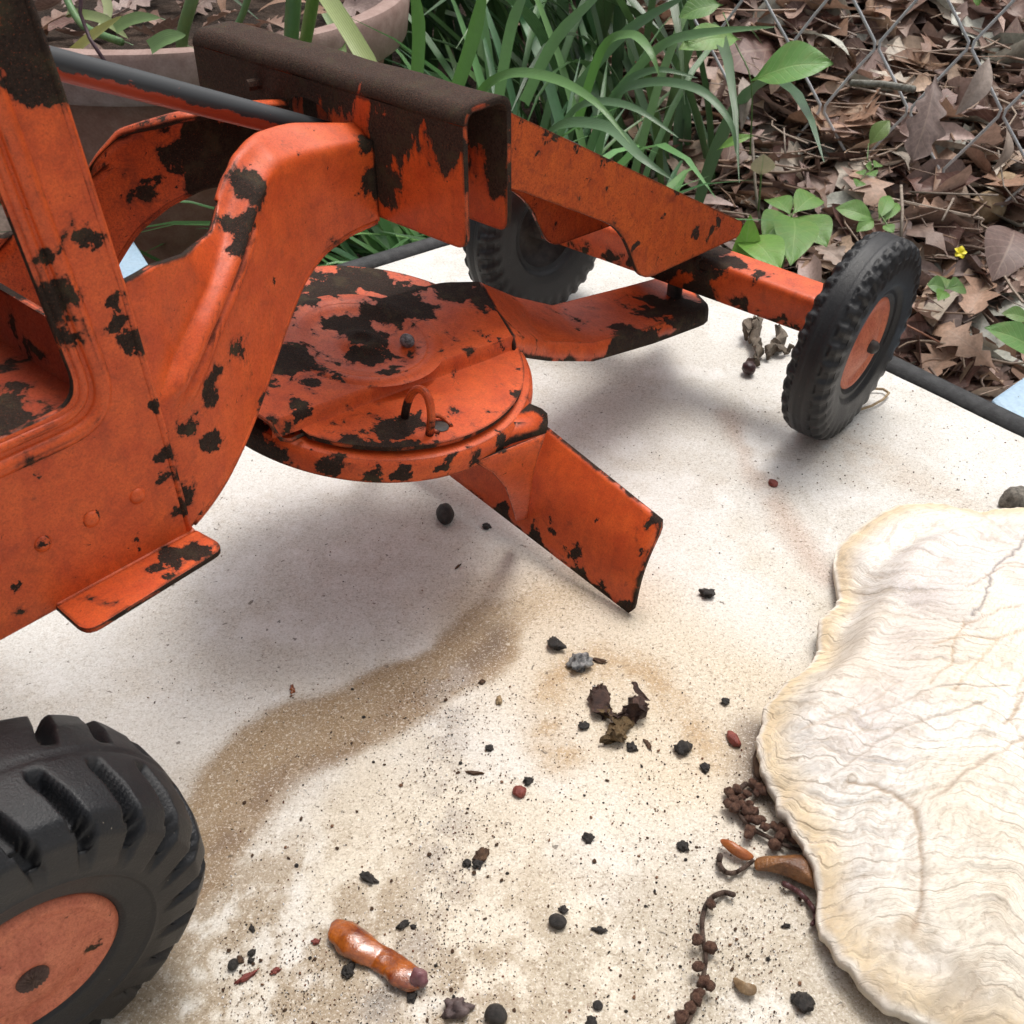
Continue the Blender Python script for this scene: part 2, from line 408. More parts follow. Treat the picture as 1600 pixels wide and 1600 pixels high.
    V = np.stack([(X - CORNER[0]) * S, (Y - CORNER[1]) * S, z * S], -1).reshape(-1, 3)
    na, nb = a.shape; idx = np.arange(na * nb).reshape(na, nb)
    Fq = np.stack([idx[:-1, :-1], idx[:-1, 1:], idx[1:, 1:], idx[1:, :-1]], -1).reshape(-1, 4)
    me = bpy.data.meshes.new('tabletop'); me.vertices.add(len(V)); me.vertices.foreach_set('co', V.ravel())
    me.loops.add(Fq.size); me.loops.foreach_set('vertex_index', Fq.ravel()); me.polygons.add(len(Fq))
    me.polygons.foreach_set('loop_start', np.arange(len(Fq)) * 4); me.update(calc_edges=True); me.validate()
    set_tint(me, col.reshape(-1, 3).tolist() if False else col.reshape(-1, 3))
    if me.polygons[0].normal.z < 0: me.flip_normals()
    return me
def table_mat():
    N = NT('stained_white_top'); P = N.coords()
    at = N.n('ShaderNodeAttribute', attribute_name='tint')
    n1 = N.noise(P, 9, 6, .75); n2 = N.noise(P, 26, 5, .7); n3 = N.noise(P, .8, 5, .6)
    c = N.mix(N.rng(n1, .40, .72, 0, .34), at.outputs['Color'], (.36, .29, .21))
    c = N.mix(N.rng(n2, .52, .72, 0, .42), c, (.22, .17, .12))
    c = N.mix(N.rng(n2, .44, .30, 0, .6), c, (.90, .88, .86))
    c = N.mix(N.rng(N.noise(P, 6.5, 2, .5, .5), .70, .73, 0, .75), c, (.06, .045, .03))
    bw = N.n('ShaderNodeRGBToBW'); N.l(at.outputs['Color'], bw.inputs[0]); gm = N.rng(bw.outputs[0], .76, .50)
    ng = N.noise(P, 13, 4, .75, .3); ng2 = N.noise(P, 17, 3, .7, .8)
    c = N.mix(N.math('MULTIPLY', N.rng(ng, .52, .64), N.math('MULTIPLY', gm, .62)), c, (.17, .115, .065))
    c = N.mix(N.math('MULTIPLY', N.rng(ng2, .56, .66), N.math('MULTIPLY', gm, .55)), c, (.80, .73, .62))
    c = N.mix(N.math('MULTIPLY', N.rng(N.noise(P, 34, 3, .7), .60, .68), N.rng(gm, 0, 1, .12, .75)), c, (.10, .07, .045))
    b = N.bump(n2, .22, .03); b = N.bump(n3, .3, .12, b)
    return N.set(color=c, rough=N.rng(n1, .3, .7, .42, .60), spec=.35, normal=b)
top = obj('tabletop', table_top(), table_mat(), table, smooth='all')
M_rim = simple('black_rim_rubber', (.012, .012, .013), (.045, .045, .046), 4, .5, .03, .8)
LC = lambda a, b, z=0: tuple(tab(a, b, z) - CORNER)
def rim_path(pts, r):
    out = []
    for p, q in zip(pts[:-1], pts[1:]):
        n = 40
        for i in range(n):
            t = i / n; out.append(tuple(np.array(p) * (1 - t) + np.array(q) * t))
    out.append(pts[-1]); return tube([(x, y, z) for x, y, z in out], r, 12)
rr = .36
obj('rim', rim_path([LC(TL, -rr, -.12), LC(-rr * .4, -rr, -.12), LC(-rr, rr * -.4, -.12), LC(-rr, TW, -.12)], rr), M_rim, table, smooth='all')
obj('slab', fill2d([(0, 0), (TL, 0), (TL, TW), (0, TW)], [], lambda a, b: LC(a, b, -1.2)), M_rim, table, solid=1.6)
for a, b in ((4, 4), (4, TW - 4), (TL - 4, 4), (TL - 4, TW - 4)):
    obj('leg', tube([LC(a, b, -2), LC(a, b, -31.5)], 1.6, 12), M_rim, table, smooth=True)
M_EDGE = paint('enamel_cut_edge', thr=.47, edge=.1)
# =================================================================== TOY ROAD GRADER
toyr = empty('toy_grader', tuple(TO * S), math.pi / 2 - AZ)
tag(toyr, 'orange pressed steel toy road grader with chipped paint standing on the stained white table', 'toy grader')

P_cab = paint('enamel_cab', [tuple(ty(u, v, -3)) + (r, .3) for u, v, r in
        [(20, 60, .75), (55, 20, .6), (70, 110, .45), (95, 165, .0), (178, 470, .16), (182, 500, .2), (205, 545, .22), (243, 620, .12), (255, 700, .22), (262, 745, .25), (275, 790, .25), (140, 370, .2),
         (90, 470, .3), (95, 520, .3), (60, 400, .2), (170, 840, .12), (215, 845, .12), (60, 846, .09), (135, 811, .09), (206, 776, .09), (55, 742, .09), (75, 742, .09), (25, 910, .1)]], thr=.655, edge=.10)
P_step = paint('enamel_step', [tuple(tz(u, v, 5.4)) + (r, .26) for u, v, r in [(310, 858, .35), (262, 868, .3), (240, 885, .25)]], thr=.66, edge=.12)
P_neck = paint('enamel_neck', [tuple(ty(u, v, y)) + (r, .3) for u, v, y, r in
        [(400, 285, -1.9, .55), (392, 300, -2.0, .45), (382, 345, -2.1, .38), (372, 375, -2.15, .25), (440, 262, -1.7, .2), (480, 240, -1.5, .16), (355, 340, -2.0, .3), (300, 600, -2.5, .42), (360, 555, -2.3, .34), (283, 655, -2.8, .3), (395, 640, -2.2, .2), (427, 438, -1.8, .10), (285, 780, -3, .4), (268, 720, -3, .35), (315, 800, -3, .2), (590, 300, -1.3, .2), (575, 230, -1.3, .25), (330, 690, -2.8, .25)]] +
        [(11.2, -1.3, 8.6, .35, .3)], thr=.665, edge=.13)
P_neckfar = paint('enamel_neck_far', [tuple(ty(u, v, y)) + (r, .3) for u, v, y, r in
        [(335, 235, 1.5, 1.0), (290, 220, 1.6, .7), (380, 245, 1.4, .7), (250, 285, 1.8, .4), (300, 270, 1.6, .35), (240, 180, 2, .55)]], thr=.63, edge=.20, dirt=.9, speck=.66)
P_chan = paint('enamel_cross_channel', [(11.3, -2.9, 9.3, .6, .2), (11.3, 2.2, 9.3, 2.0, .42), (11.3, -2.2, 9.7, .6, .1), (11.3, -1.55, 9.2, .4, .2), (11.3, -1.4, 8.4, .45, .3), (11.3, -1.35, 8.8, .35, .3), (11.3, -1.9, 9.3, .4, .16), (12.25, -3.0, 8.9, .7, .3), (12.25, -3.0, 9.3, .5, .3)],
        thr=.675, edge=.20, grads=[('Z', 8.95, 10.0, .36)], stretch=.42, scale=1.9, speck=.69, rust=((.020, .011, .008), (.085, .050, .034)))
P_nose = paint('enamel_nose', [tuple(ty(u, v, -1.3)) + (r, .28) for u, v, r in [(860, 215, .26), (885, 210, .22), (945, 245, .22), (1085, 365, .18), (1105, 365, .18), (815, 185, .15), (990, 380, .2), (1030, 340, .16), (1055, 295, .2), (900, 230, .2), (850, 200, .2), (840, 240, .14), (1120, 345, .18), (880, 270, .12)]], thr=.655, edge=.17, orange=(.58, .095, .014), dirt=1.0, ero=.5, speck=.665, scale=2.0)
P_axle = paint('enamel_axle_beam', [tuple(tx(u, v, 22.2)) + (r, .3) for u, v, r in [(1100, 400, .9), (1070, 400, .7), (1185, 440, .35), (1110, 470, .3), (1150, 470, .14), (1210, 450, .12), (1135, 405, .5)]], thr=.66, edge=.12)
P_draw = paint('enamel_drawbar', [tuple(tz(u, v, 2.5)) + (r, .36) for u, v, r in [(1060, 470, 1.3), (1100, 470, 1.1), (1000, 530, .9), (1060, 520, .9), (960, 540, .5), (900, 540, .4), (850, 530, .3)]], thr=.65, edge=.16)

def yn(x):
    t = min(max((x - 6.0) / 4.2, 0), 1); t = t * t * (3 - 2 * t); return -2.86 + 1.56 * t
# ---- cab side panel with window opening
zr = lambda z: 6.0 - .055 * max(0, z - 5.4) - (.06 * max(0, z - 9.2))
hole = rounded([(-.5, 7.98), (4.93, 8.02), (4.52, 12.4), (-.5, 12.4)], [.3, .42, .5, .3], 7)
out = [(-9, 5.36), (6.0, 5.36), (5.92, 7.2), (5.82, 9.2), (5.64, 11.5), (5.3, 14.5), (-9, 14.5)]
for sgn, nm in ((-1, 'side_panel'), (1, 'side_panel')):
    obj(nm, fill2d(out, [hole], lambda x, z: (x, sgn * 3.0, z)), P_cab, toyr, solid=.11, bevel=.035)
    # pressed ridge framing the window
    rp = rounded([(-.9, 7.62), (5.30, 7.66), (4.82, 12.8), (-.9, 12.8)], [.4, .7, .6, .4], 9)
    o_ = obj('window_ridge', tube([(x, sgn * 3.02, z) for x, z in rp], .13, 8, True), P_cab, toyr, smooth='all')
    rp = rounded([(-.62, 7.86), (5.06, 7.90), (4.64, 12.55), (-.62, 12.55)], [.3, .5, .5, .3], 9)
    obj('window_lip', tube([(x, sgn * 3.03, z) for x, z in rp], .07, 8, True), P_cab, toyr, smooth='all')
    for k in range(7):
        u = 5.33 - .672 * k - .01
        bm = bmesh.new(); bmesh.ops.create_uvsphere(bm, u_segments=14, v_segments=8, radius=.12 * S)
        bm.transform(Matrix.Translation((u * S, sgn * 3.05 * S, 6.41 * S)) @ Matrix.Diagonal((1, .55, 1, 1)))
        obj('rivet_dimple', bm, P_cab, toyr, smooth='all')
    # out-turned step flange below the panel
    fl = rounded([(3.88, 3.02), (6.02, 3.02), (6.12, 3.62), (3.90, 3.72)], [0, .1, .22, .22], 5)
    obj('step_flange', fill2d(fl, [], lambda x, y: (x, sgn * y, 5.40 - .10 * (y - 3.0))), P_step, toyr, solid=.09, bevel=.03)
    obj('flange_bend', tube([(3.9, sgn * 3.02, 5.40), (6.0, sgn * 3.02, 5.40)], .085, 8), P_step, toyr, smooth=True)
obj('door_edge', tube([(5.93, -3.02, 5.5), (5.88, -3.02, 7.2), (5.78, -3.02, 9.2), (5.60, -3.02, 11.5), (5.28, -3.02, 14.5)], .06, 8), P_cab, toyr, smooth='all')
# ---- cab interior seen through the window
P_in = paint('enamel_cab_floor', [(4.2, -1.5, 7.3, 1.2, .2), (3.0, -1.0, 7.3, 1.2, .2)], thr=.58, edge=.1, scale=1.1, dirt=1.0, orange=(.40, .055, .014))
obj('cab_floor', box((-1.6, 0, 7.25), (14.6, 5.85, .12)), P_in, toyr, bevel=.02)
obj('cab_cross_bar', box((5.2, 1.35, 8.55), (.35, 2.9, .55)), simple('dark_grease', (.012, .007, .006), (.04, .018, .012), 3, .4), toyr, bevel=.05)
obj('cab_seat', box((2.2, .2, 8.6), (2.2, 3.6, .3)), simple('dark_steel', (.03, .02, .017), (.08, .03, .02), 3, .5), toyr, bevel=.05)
obj('cab_firewall', fill2d([(-2.9, 7.1), (2.9, 7.1), (2.9, 8.3), (-2.9, 8.3)], [], lambda y, z: (5.6, y, z)), P_in, toyr, solid=.1)
obj('cab_rear_wall', fill2d([(-2.9, 5.5), (2.9, 5.5), (2.9, 14.4), (-2.9, 14.4)], [], lambda y, z: (-8.9, y, z)), P_cab, toyr, solid=.1)
obj('cab_roof', fill2d([(-9.2, -3.2), (5.5, -3.2), (5.5, 3.2), (-9.2, 3.2)], [], lambda x, y: (x, y, 14.5)), P_cab, toyr, solid=.1)

# ---- neck plates
UPX = [5.3, 6.4, 7.3, 7.75, 8.05, 8.4, 8.8, 9.3, 10.2, 11.3]; UPZ = [9.22, 9.18, 9.02, 8.98, 9.14, 9.40, 9.56, 9.62, 9.55, 9.31]
CREASE = [np.array(ty(u, v, y))[[0, 2]] for u, v, y in [(250, 640, -2.85), (310, 505, -2.55), (372, 390, -2.2), (410, 305, -1.95), (450, 262, -1.7), (575, 224, -1.35)]]
LOX = [5.3, 5.97, 6.8, 7.76, 8.4, 8.95, 9.6, 10.15, 10.7, 11.3]; LOZ = [5.36, 5.36, 5.72, 6.2, 6.58, 6.95, 7.45, 7.74, 7.86, 7.88]
UPXF = [5.3, 7.3, 8.0, 8.35, 8.9, 9.44, 10.4, 11.3]; UPZF = [7.6, 7.9, 8.4, 8.87, 9.36, 9.52, 9.50, 9.31]
LOXF = [5.3, 5.97, 7.4, 8.1, 8.37, 8.68, 9.2, 9.78, 10.7, 11.3]; LOZF = [5.36, 5.40, 6.3, 6.85, 7.25, 7.66, 8.02, 8.20, 8.12, 7.95]
def smooth_interp(x, X, Z):
    s = 0; w = 0
    for k in range(-3, 4): g = math.exp(-(k / 2.2) ** 2); s += g * np.interp(x + k * .06, X, Z); w += g
    return s / w
def neck(sgn):
    nx, nz = 110, 70; V = []; F = []; lox, loz, upx, upz = (LOX, LOZ, UPX, UPZ) if sgn < 0 else (LOXF, LOZF, UPXF, UPZF)
    a = np.array([6.05, 6.9]); b = np.array([7.70, 8.85]); ab = b - a
    a2 = np.array([6.35, 6.85]); b2 = np.array([8.02, 8.95])
    for i in range(nx + 1):
        x = 5.3 + 6.0 * i / nx; lo = smooth_interp(x, lox, loz); hi = smooth_interp(x, upx, upz)
        for j in range(nz + 1):
            z = lo + (hi - lo) * j / nz; p = np.array([x, z])
            bd_, tt_, sd_ = 9, 0, 1
            for m_ in range(5):
                a_, b_ = CREASE[m_], CREASE[m_ + 1]; ab = b_ - a_; q = np.clip((p - a_) @ ab / (ab @ ab), 0, 1); dd_ = np.linalg.norm(p - a_ - q * ab)
                if dd_ < bd_: bd_ = dd_; tt_ = m_ + q; sd_ = (p - a_)[0] * ab[1] - (p - a_)[1] * ab[0]
            fade = min(1, tt_ / .35); s_ = 1 / (1 + math.exp(min(max((bd_ if sd_ > 0 else -bd_) * 22, -40), 40)))
            bumpy = .14 * math.exp(-(bd_ / .10) ** 2) * fade * (1 if tt_ < 3 else max(.2, 4 - tt_)) + (.08 * math.exp(-((bd_ - .26) / .06) ** 2) * fade if sd_ > 0 and tt_ < 2.5 else 0)
            inn = s_ * (.14 + min(.55, .85 * bd_) * min(1, max(0, tt_ - 1.4))) * min(1, max(0, (x - 5.9) / .5))
            y = yn(x) - bumpy * 1.2 + inn
            # rounded top shoulder turning inward
            e = (hi - z)
            if x > 9.0 and e < .2: y += (.2 - e) ** 2 * 3.0 * min(1, (x - 9.0) / .5)
            V.append((x * S, -sgn * y * S, z * S))
    W = nz + 1
    for i in range(nx):
        for j in range(nz): F.append((i * W + j, (i + 1) * W + j, (i + 1) * W + j + 1, i * W + j + 1))
    # inward flange along the top edge
    base = len(V); cols = [i for i in range(nx + 1) if 5.3 + 6.0 * i / nx >= 8.1]
    for q, i in enumerate(cols):
        x, y, z = V[i * W + nz]; inw = sgn * -1
        fk = min(1, max(0, (x / S - 8.1)) ** 1.3 + .02)
        for k, (dy, dz) in enumerate(((.05 * fk, .0), (.11 * fk, -.02 * fk), (.16 * fk, -.06 * fk))):
            V.append((x, y + inw * dy * S, z + dz * S))
    for q in range(len(cols) - 1):
        i = cols[q]; A = [i * W + nz] + [base + q * 3 + k for k in range(3)]; B = [cols[q + 1] * W + nz] + [base + (q + 1) * 3 + k for k in range(3)]
        for k in range(3): F.append((A[k], B[k], B[k + 1], A[k + 1]))
    me = mesh('neck_plate', V, F)
    return obj('neck_plate', me, P_neck if sgn < 0 else P_neckfar, toyr, smooth='all', solid=.10)
neck(-1); neck(1)
for sgn in (-1, 1):
    xs = np.linspace(6.1, 11.25, 44)
    obj('plate_edge', tube([(x, sgn * -yn(x), smooth_interp(x, *((LOX, LOZ) if sgn < 0 else (LOXF, LOZF)))) for x in xs], .065, 8), P_neck if sgn < 0 else P_neckfar, toyr, smooth='all')

# ---- transverse channel (open below, open ends)
chz0, chz1, cx0, cx1, cy = 7.93, 10.02, 11.36, 12.3, 3.3
holeC = [(0.28 + .62 * math.cos(a), 9.18 + .33 * math.sin(a)) for a in np.linspace(0, 2 * math.pi, 25)[:-1]]
sect = rounded([(cx0, chz0), (cx0, chz1), (cx1, chz1), (cx1, chz0)], [0, .22, .22, 0], 6)
def channel():
    # shell made of rear wall (with rod hole), top and front wall
    t = .10
    rear = fill2d(rounded([(-cy, chz0), (cy, chz0), (cy, chz1 - .2), (-cy, chz1 - .2)], [.22, .22, 0, 0], 5), [holeC], lambda y, z: (cx0, y, z))
    obj('channel_rear_wall', rear, P_chan, toyr, solid=t, bevel=.03)
    front = fill2d(rounded([(-cy, chz0), (cy, chz0), (cy, chz1 - .2), (-cy, chz1 - .2)], [.22, .22, 0, 0], 5), [], lambda y, z: (cx1, y, z))
    obj('channel_front_wall', front, P_chan, toyr, solid=t, bevel=.03)
    pr = [(cx0, chz1 - .2)] + [(cx0 + .2 - .2 * math.cos(a), chz1 - .2 + .2 * math.sin(a)) for a in np.linspace(.2, math.pi / 2, 6)] + \
         [(cx1 - .2 + .2 * math.sin(a), chz1 - .2 + .2 * math.cos(a)) for a in np.linspace(0, math.pi / 2 - .2, 6)] + [(cx1, chz1 - .2)]
    V = []; F = []; ny = 30
    for i in range(ny + 1):
        y = -cy + 2 * cy * i / ny
        for (x, z) in pr: V.append((x * S, y * S, (z + .012 * math.sin(y * 3.1) ) * S))
    n = len(pr)
    for i in range(ny):
        for k in range(n - 1): F.append((i * n + k, (i + 1) * n + k, (i + 1) * n + k + 1, i * n + k + 1))
    obj('channel_top', mesh('c', V, F), P_chan, toyr, smooth='all', solid=t + .004)
channel()
# ---- steering rod
N = NT('worn_black_rod'); P = N.coords(); n = N.noise(P, 1.4, 6, .6, .4); sx = N.n('ShaderNodeSeparateXYZ'); g = N.n('ShaderNodeNewGeometry'); N.l(g.outputs['Normal'], sx.inputs[0])
mk = N.rng(N.math('ADD', n, N.rng(sx.outputs[2], .1, -.45, -.14, .10)), .48, .52)
N.set(color=N.mix(mk, (.032, .034, .036), (.42, .055, .02)), rough=.42, normal=N.bump(mk, .5, .02))
ra, rb = ty(80, 98, 0), ty(520, 212, 0); dd = (rb - ra) / np.linalg.norm(rb - ra)
obj('steering_rod', tube([tuple(ra - dd * 3 + dd * k) for k in np.linspace(0, np.linalg.norm(rb - ra) + 3.4, 12)], .205, 16), N.m, toyr, smooth=True)
obj('rod_stub', tube([(cx0 - .25, 1.55, 9.50), (cx0 + .1, 1.45, 9.50)], .1, 8), P_chan, toyr, smooth=True)

# ---- nose
nose = rounded([(12.36, 9.92), (12.9, 9.74), (23.05, 4.22), (22.9, 3.90), (18.75, 4.18), (17.9, 5.70), (14.55, 7.50), (12.36, 8.6)], [0, .3, .16, .25, .5, .7, .5, 0], 6)
for sgn in (-1, 1):
    obj('nose_plate', fill2d(nose, [], lambda x, z: (x, sgn * (1.3 + .05 * math.sin((x - 12) / 3)), z)), P_nose, toyr, solid=.10, bevel=.035)
obj('nose_web', fill2d([(-1.25, 0), (1.25, 0), (1.25, 1), (-1.25, 1)], [], lambda y, t: (12.6 + t * 10.2, y, 9.72 - t * 5.45)), P_nose, toyr, solid=.08)

# ---- front axle beam
def beam():
    V = []; F = []
    ys = np.linspace(-4.30, 4.30, 25)
    for y in ys:
        h = .93 - .02 * abs(y); zc = 3.02 - .012 * abs(y); w = .95
        for (x, z) in rounded([(22.0, zc - h / 2), (22.0, zc + h / 2), (22.0 + w, zc + h / 2), (22.0 + w, zc - h / 2)], [0, .13, .13, 0], 4): V.append((x * S, y * S, z * S))
    n = len(V) // len(ys)
    for i in range(len(ys) - 1):
        for k in range(n - 1): F.append((i * n + k, i * n + k + 1, (i + 1) * n + k + 1, (i + 1) * n + k))
    return mesh('b', V, F)
obj('axle_beam', beam(), P_axle, toyr, smooth=True, solid=.09, angle=50)
M_dark = simple('bare_dark_steel', (.022, .018, .016), (.07, .055, .045), 4, .5, .02, .5)
hk = ty(1068, 418, -1.0)
obj('hook', tube([(21.93, -1.0 + .20 * math.cos(a), 3.36 + .20 * math.sin(a)) for a in np.linspace(-2.4, 1.2, 12)], .055, 8), P_axle, toyr, smooth='all')

# ---- wheels
def frame_of(c, a, cam):
    ax = Vector((math.sin(a) * math.cos(cam), -math.cos(a) * math.cos(cam), -math.sin(cam))); u = Vector((math.cos(a), math.sin(a), 0)); v = ax.cross(u)
    return (Vector(c), u, v, ax)
def tyre_mesh(fr, Rr, w, rin, height, nth, prof):
    """prof(s) -> (r, h, treadiness); height(theta, s) groove depth multiplier"""
    o, u, v, n = fr; V = []; F = []; ns = len(prof)
    for i in range(nth):
        th = 2 * math.pi * i / nth; er = u * math.cos(th) + v * math.sin(th)
        for j, (r, h) in enumerate(prof):
            rj, hj = height(th, j / (ns - 1), r, h)
            V.append((o + er * rj + n * hj) * S)
    for i in range(nth):
        k = (i + 1) % nth
        for j in range(ns - 1): F.append((i * ns + j, i * ns + j + 1, k * ns + j + 1, k * ns + j))
    return mesh('tyre', V, F)
def front_prof(Rr, w, rin):
    P_ = []
    pts = [(rin - .12, -w * .30), (rin, -w * .34), (rin + .10, -w * .40), (rin + .35, -w * .45), (Rr * .80, -w * .50), (Rr * .90, -w * .49), (Rr * .965, -w * .42), (Rr * .993, -w * .30), (Rr, -w * .12), (Rr, w * .12), (Rr * .993, w * .30), (Rr * .965, w * .42), (Rr * .90, w * .49), (Rr * .80, w * .50), (rin + .35, w * .45), (rin + .2, w * .36), (rin + .10, w * .36), (rin, w * .30), (rin - .12, w * .26)]
    t = np.linspace(0, 1, len(pts)); T = np.linspace(0, 1, 90)
    r = np.interp(T, t, [p[0] for p in pts]); h = np.interp(T, t, [p[1] for p in pts])
    return list(zip(r, h))
M_rub = rubber('front_tyre_rubber'); M_rub2 = rubber('rear_tyre_rubber', (.006, .0065, .008), (.045, .042, .04))
def sq(x, e=.12):   # soft square wave 0..1 from phase
    x = x % 1.0; return min(max((.5 - abs(x - .5) - .25 + e / 2) / e, 0), 1)
def front_h(Rr, w):
    N_ = 34
    def f(th, s, r, h):
        ph = th * N_ / (2 * math.pi); q = abs(h) / (w / 2); d = 0
        if r > Rr * .87:
            if q > .52 + .10 * (sq(ph + .25) - .5) : d = .09 * sq(ph, .2) * min(1, (q - .45) * 6)
            if abs(q - .50) < .06 and sq(ph + .3) > .5: d = max(d, .07)
            if abs(q - .14) < .05: d = max(d, .035)
        # fine wear
        r2 = r - d; 
        return r2, h * (1 - (.05 * sq(ph, .3) if Rr * .80 < r < Rr * .965 else 0))
    return f
def dish(fr, rin, mat, depth=-.12, seg=48):
    return lathe([(rin + .02, depth - .16), (rin + .02, depth), (rin - .05, depth + .05), (rin - .14, depth + .03), (rin * .80, depth - .02), (rin * .62, depth + .02), (rin * .45, depth + .10), (rin * .25, depth + .14), (.06, depth + .16), (0, depth + .16)], seg, fr)
P_rim = paint('enamel_rim', [(2.2, -5.3, 2.3, .2, .25)], thr=.735, edge=.02, speck=.69, orange=(.60, .17, .085), dirt=.7, ero=.55)
def front_wheel(c, a, cam, outer):
    Rr, w, rin = 2.50, 1.12, 1.16
    fr = frame_of(c, a, cam)
    if outer < 0: fr = (fr[0], fr[1], -fr[2], -fr[3])     # hub faces +y
    ty_ = obj('wheel', tyre_mesh(fr, Rr, w, rin, front_h(Rr, w), 400, front_prof(Rr, w, rin)), M_rub, toyr, smooth='all')
    ty_['label'] = 'front wheel with small ribbed rubber tyre'
    obj('rim', dish(fr, rin, None, w * .28), P_rim, ty_, smooth='all')
    # black inner hub well, open towards the axle
    obj('hub_well', lathe([(rin + .02, -w * .30), (rin - .05, -w * .1), (rin * .8, w * .12), (.3, w * .16), (.28, -w * .30), (0, -w * .30)], 40, fr), M_dark, ty_, smooth='all')
    o, u, v, n = fr
    obj('axle_end', tube([tuple(o + n * k) for k in (w * .3, w * .52, w * .56, w * .60)], [.16, .16, .13, .05], 12), M_dark, ty_, smooth=True)
    obj('axle_pin', tube([tuple(o + n * (-w * .6)), tuple(o + n * w * .2)], .11, 10), M_dark, ty_, smooth=True)
front_wheel((22.58, -4.88, 2.49), .062, .085, 1)
front_wheel((22.55, 4.92, 2.48), -.10, -.04, -1)

def rear_prof(Rr, w, rin):
    pts = [(rin - .10, -w * .36), (rin, -w * .40), (rin + .25, -w * .46), (Rr * .72, -w * .50), (Rr * .86, -w * .485), (Rr * .945, -w * .40), (Rr * .985, -w * .25), (Rr, -w * .08), (Rr, w * .08), (Rr * .985, w * .25), (Rr * .945, w * .40), (Rr * .86, w * .485), (Rr * .72, w * .50), (1.66, w * .495), (1.61, w * .50), (1.56, w * .485), (1.40, w * .465), (rin + .10, w * .45), (rin + .02, w * .42), (rin - .08, w * .36)]
    t = np.linspace(0, 1, len(pts)); T = np.linspace(0, 1, 110)
    return list(zip(np.interp(T, t, [p[0] for p in pts]), np.interp(T, t, [p[1] for p in pts])))
def rear_h(Rr, w, rin):
    N_ = 21
    def f(th, s, r, h):
        q = h / (w / 2); aq = abs(q)
        # arc length from tread centre to bead: 0..1
        arc = aq if r > Rr * .90 else 1 + (Rr * .90 - r) / (Rr * .9 - 1.66) 
        off = 0 if q > 0 else .5
        curve = .55 * max(0, arc - .25) - .28 * max(0, arc - 1.0)
        ph = th * N_ / (2 * math.pi) + off + curve * 1.0
        d = 0
        if arc < 1.95:
            g = sq(ph, .16); hw = (1 if arc > .13 else 0)
            fall = 1 if arc < 1.1 else max(0, 1 - (arc - 1.1) / .85)
            x = (ph % 1.0)
            g = min(max((abs(((x + .5) % 1) - .5) - .0) / 1, 0), 1)
            # groove where phase is within .2 of 0, narrower towards the centre
            wd_ = .17 + .04 * min(arc, 1)
            gd = min(max((wd_ - g) / .11, 0), 1); gd = gd * gd * (3 - 2 * gd)
            st_ = min(max((arc - .16) / .10, 0), 1)
            d = .30 * gd * fall * st_
        if aq < .012: d = max(d, .02)
        if r > 1.68:
            k = 1 - d / max(r, .1) * (1 if r > Rr * .8 else .4)
            return r * k, h * (1 - (d * .35 if arc > .8 else 0))
        return r, h
    return f
def rear_wheel(c, a, cam, side):
    Rr, w, rin = 2.60, 2.18, 1.15
    fr = frame_of(c, a, cam)
    if side < 0: fr = (fr[0], fr[1], -fr[2], -fr[3])
    t_ = obj('wheel', tyre_mesh(fr, Rr, w, rin, rear_h(Rr, w, rin), 900, rear_prof(Rr, w, rin)), M_rub2, toyr, smooth='all')
    t_['label'] = 'rear wheel with fat lugged tractor tyre'
    dp = w * .435
    obj('rim', lathe([(rin + .02, dp - .3), (rin + .02, dp - .02), (rin - .06, dp + .04), (rin * .90, dp + .05), (rin * .84, dp + .0), (rin * .72, dp - .015), (rin * .62, dp + .03), (rin * .50, dp + .07), (rin * .34, dp + .10), (.3, dp + .11), (0, dp + .11)], 56, fr), P_rim, t_, smooth='all')
    o, u, v, n = fr
    V = lathe([(0.0, dp + .06), (.18, dp + .06), (.205, dp + .12), (.19, dp + .15), (.14, dp + .165), (.10, dp + .165), (.05, dp + .16), (0, dp + .16)], 120, fr)
    for i, vt in enumerate(V.vertices):
        pass
    for vt in V.vertices:
        p = vt.co / S - o; rad = p - n * p.dot(n); th = math.atan2(rad.dot(v), rad.dot(u))
        if rad.length > .05 and p.dot(n) > dp + .14: vt.co += n * (.012 * math.cos(th * 20)) * S
    obj('hub_cap', V, simple('brown_rusty_cap', (.06, .028, .02), (.13, .075, .055), 5, .55, .03, .8), t_, smooth='all')
    obj('hub_well', lathe([(rin + .05, -w * .36), (rin * .6, -w * .1), (.2, -w * .1), (0, -w * .1)], 40, fr), M_dark, t_, smooth='all')
rear_wheel((1.52, -4.37, 2.62), -.09, .112, 1)
rear_wheel((1.52, 4.37, 2.62), .03, -.04, -1)
obj('rear_axle', tube([(1.52, -4.2, 2.62), (1.52, 4.2, 2.62)], .2, 12), M_dark, toyr, smooth=True)
for sgn in (-1, 1):
    obj('axle_bracket', fill2d(rounded([(.4, 5.5), (2.75, 5.5), (2.2, 2.3), (.9, 2.3)], [.1, .1, .4, .4]), [], lambda x, z: (x, sgn * 2.9, z)), simple('rusty_bracket', (.04, .018, .012), (.11, .04, .02), 2, .6), toyr, solid=.12)

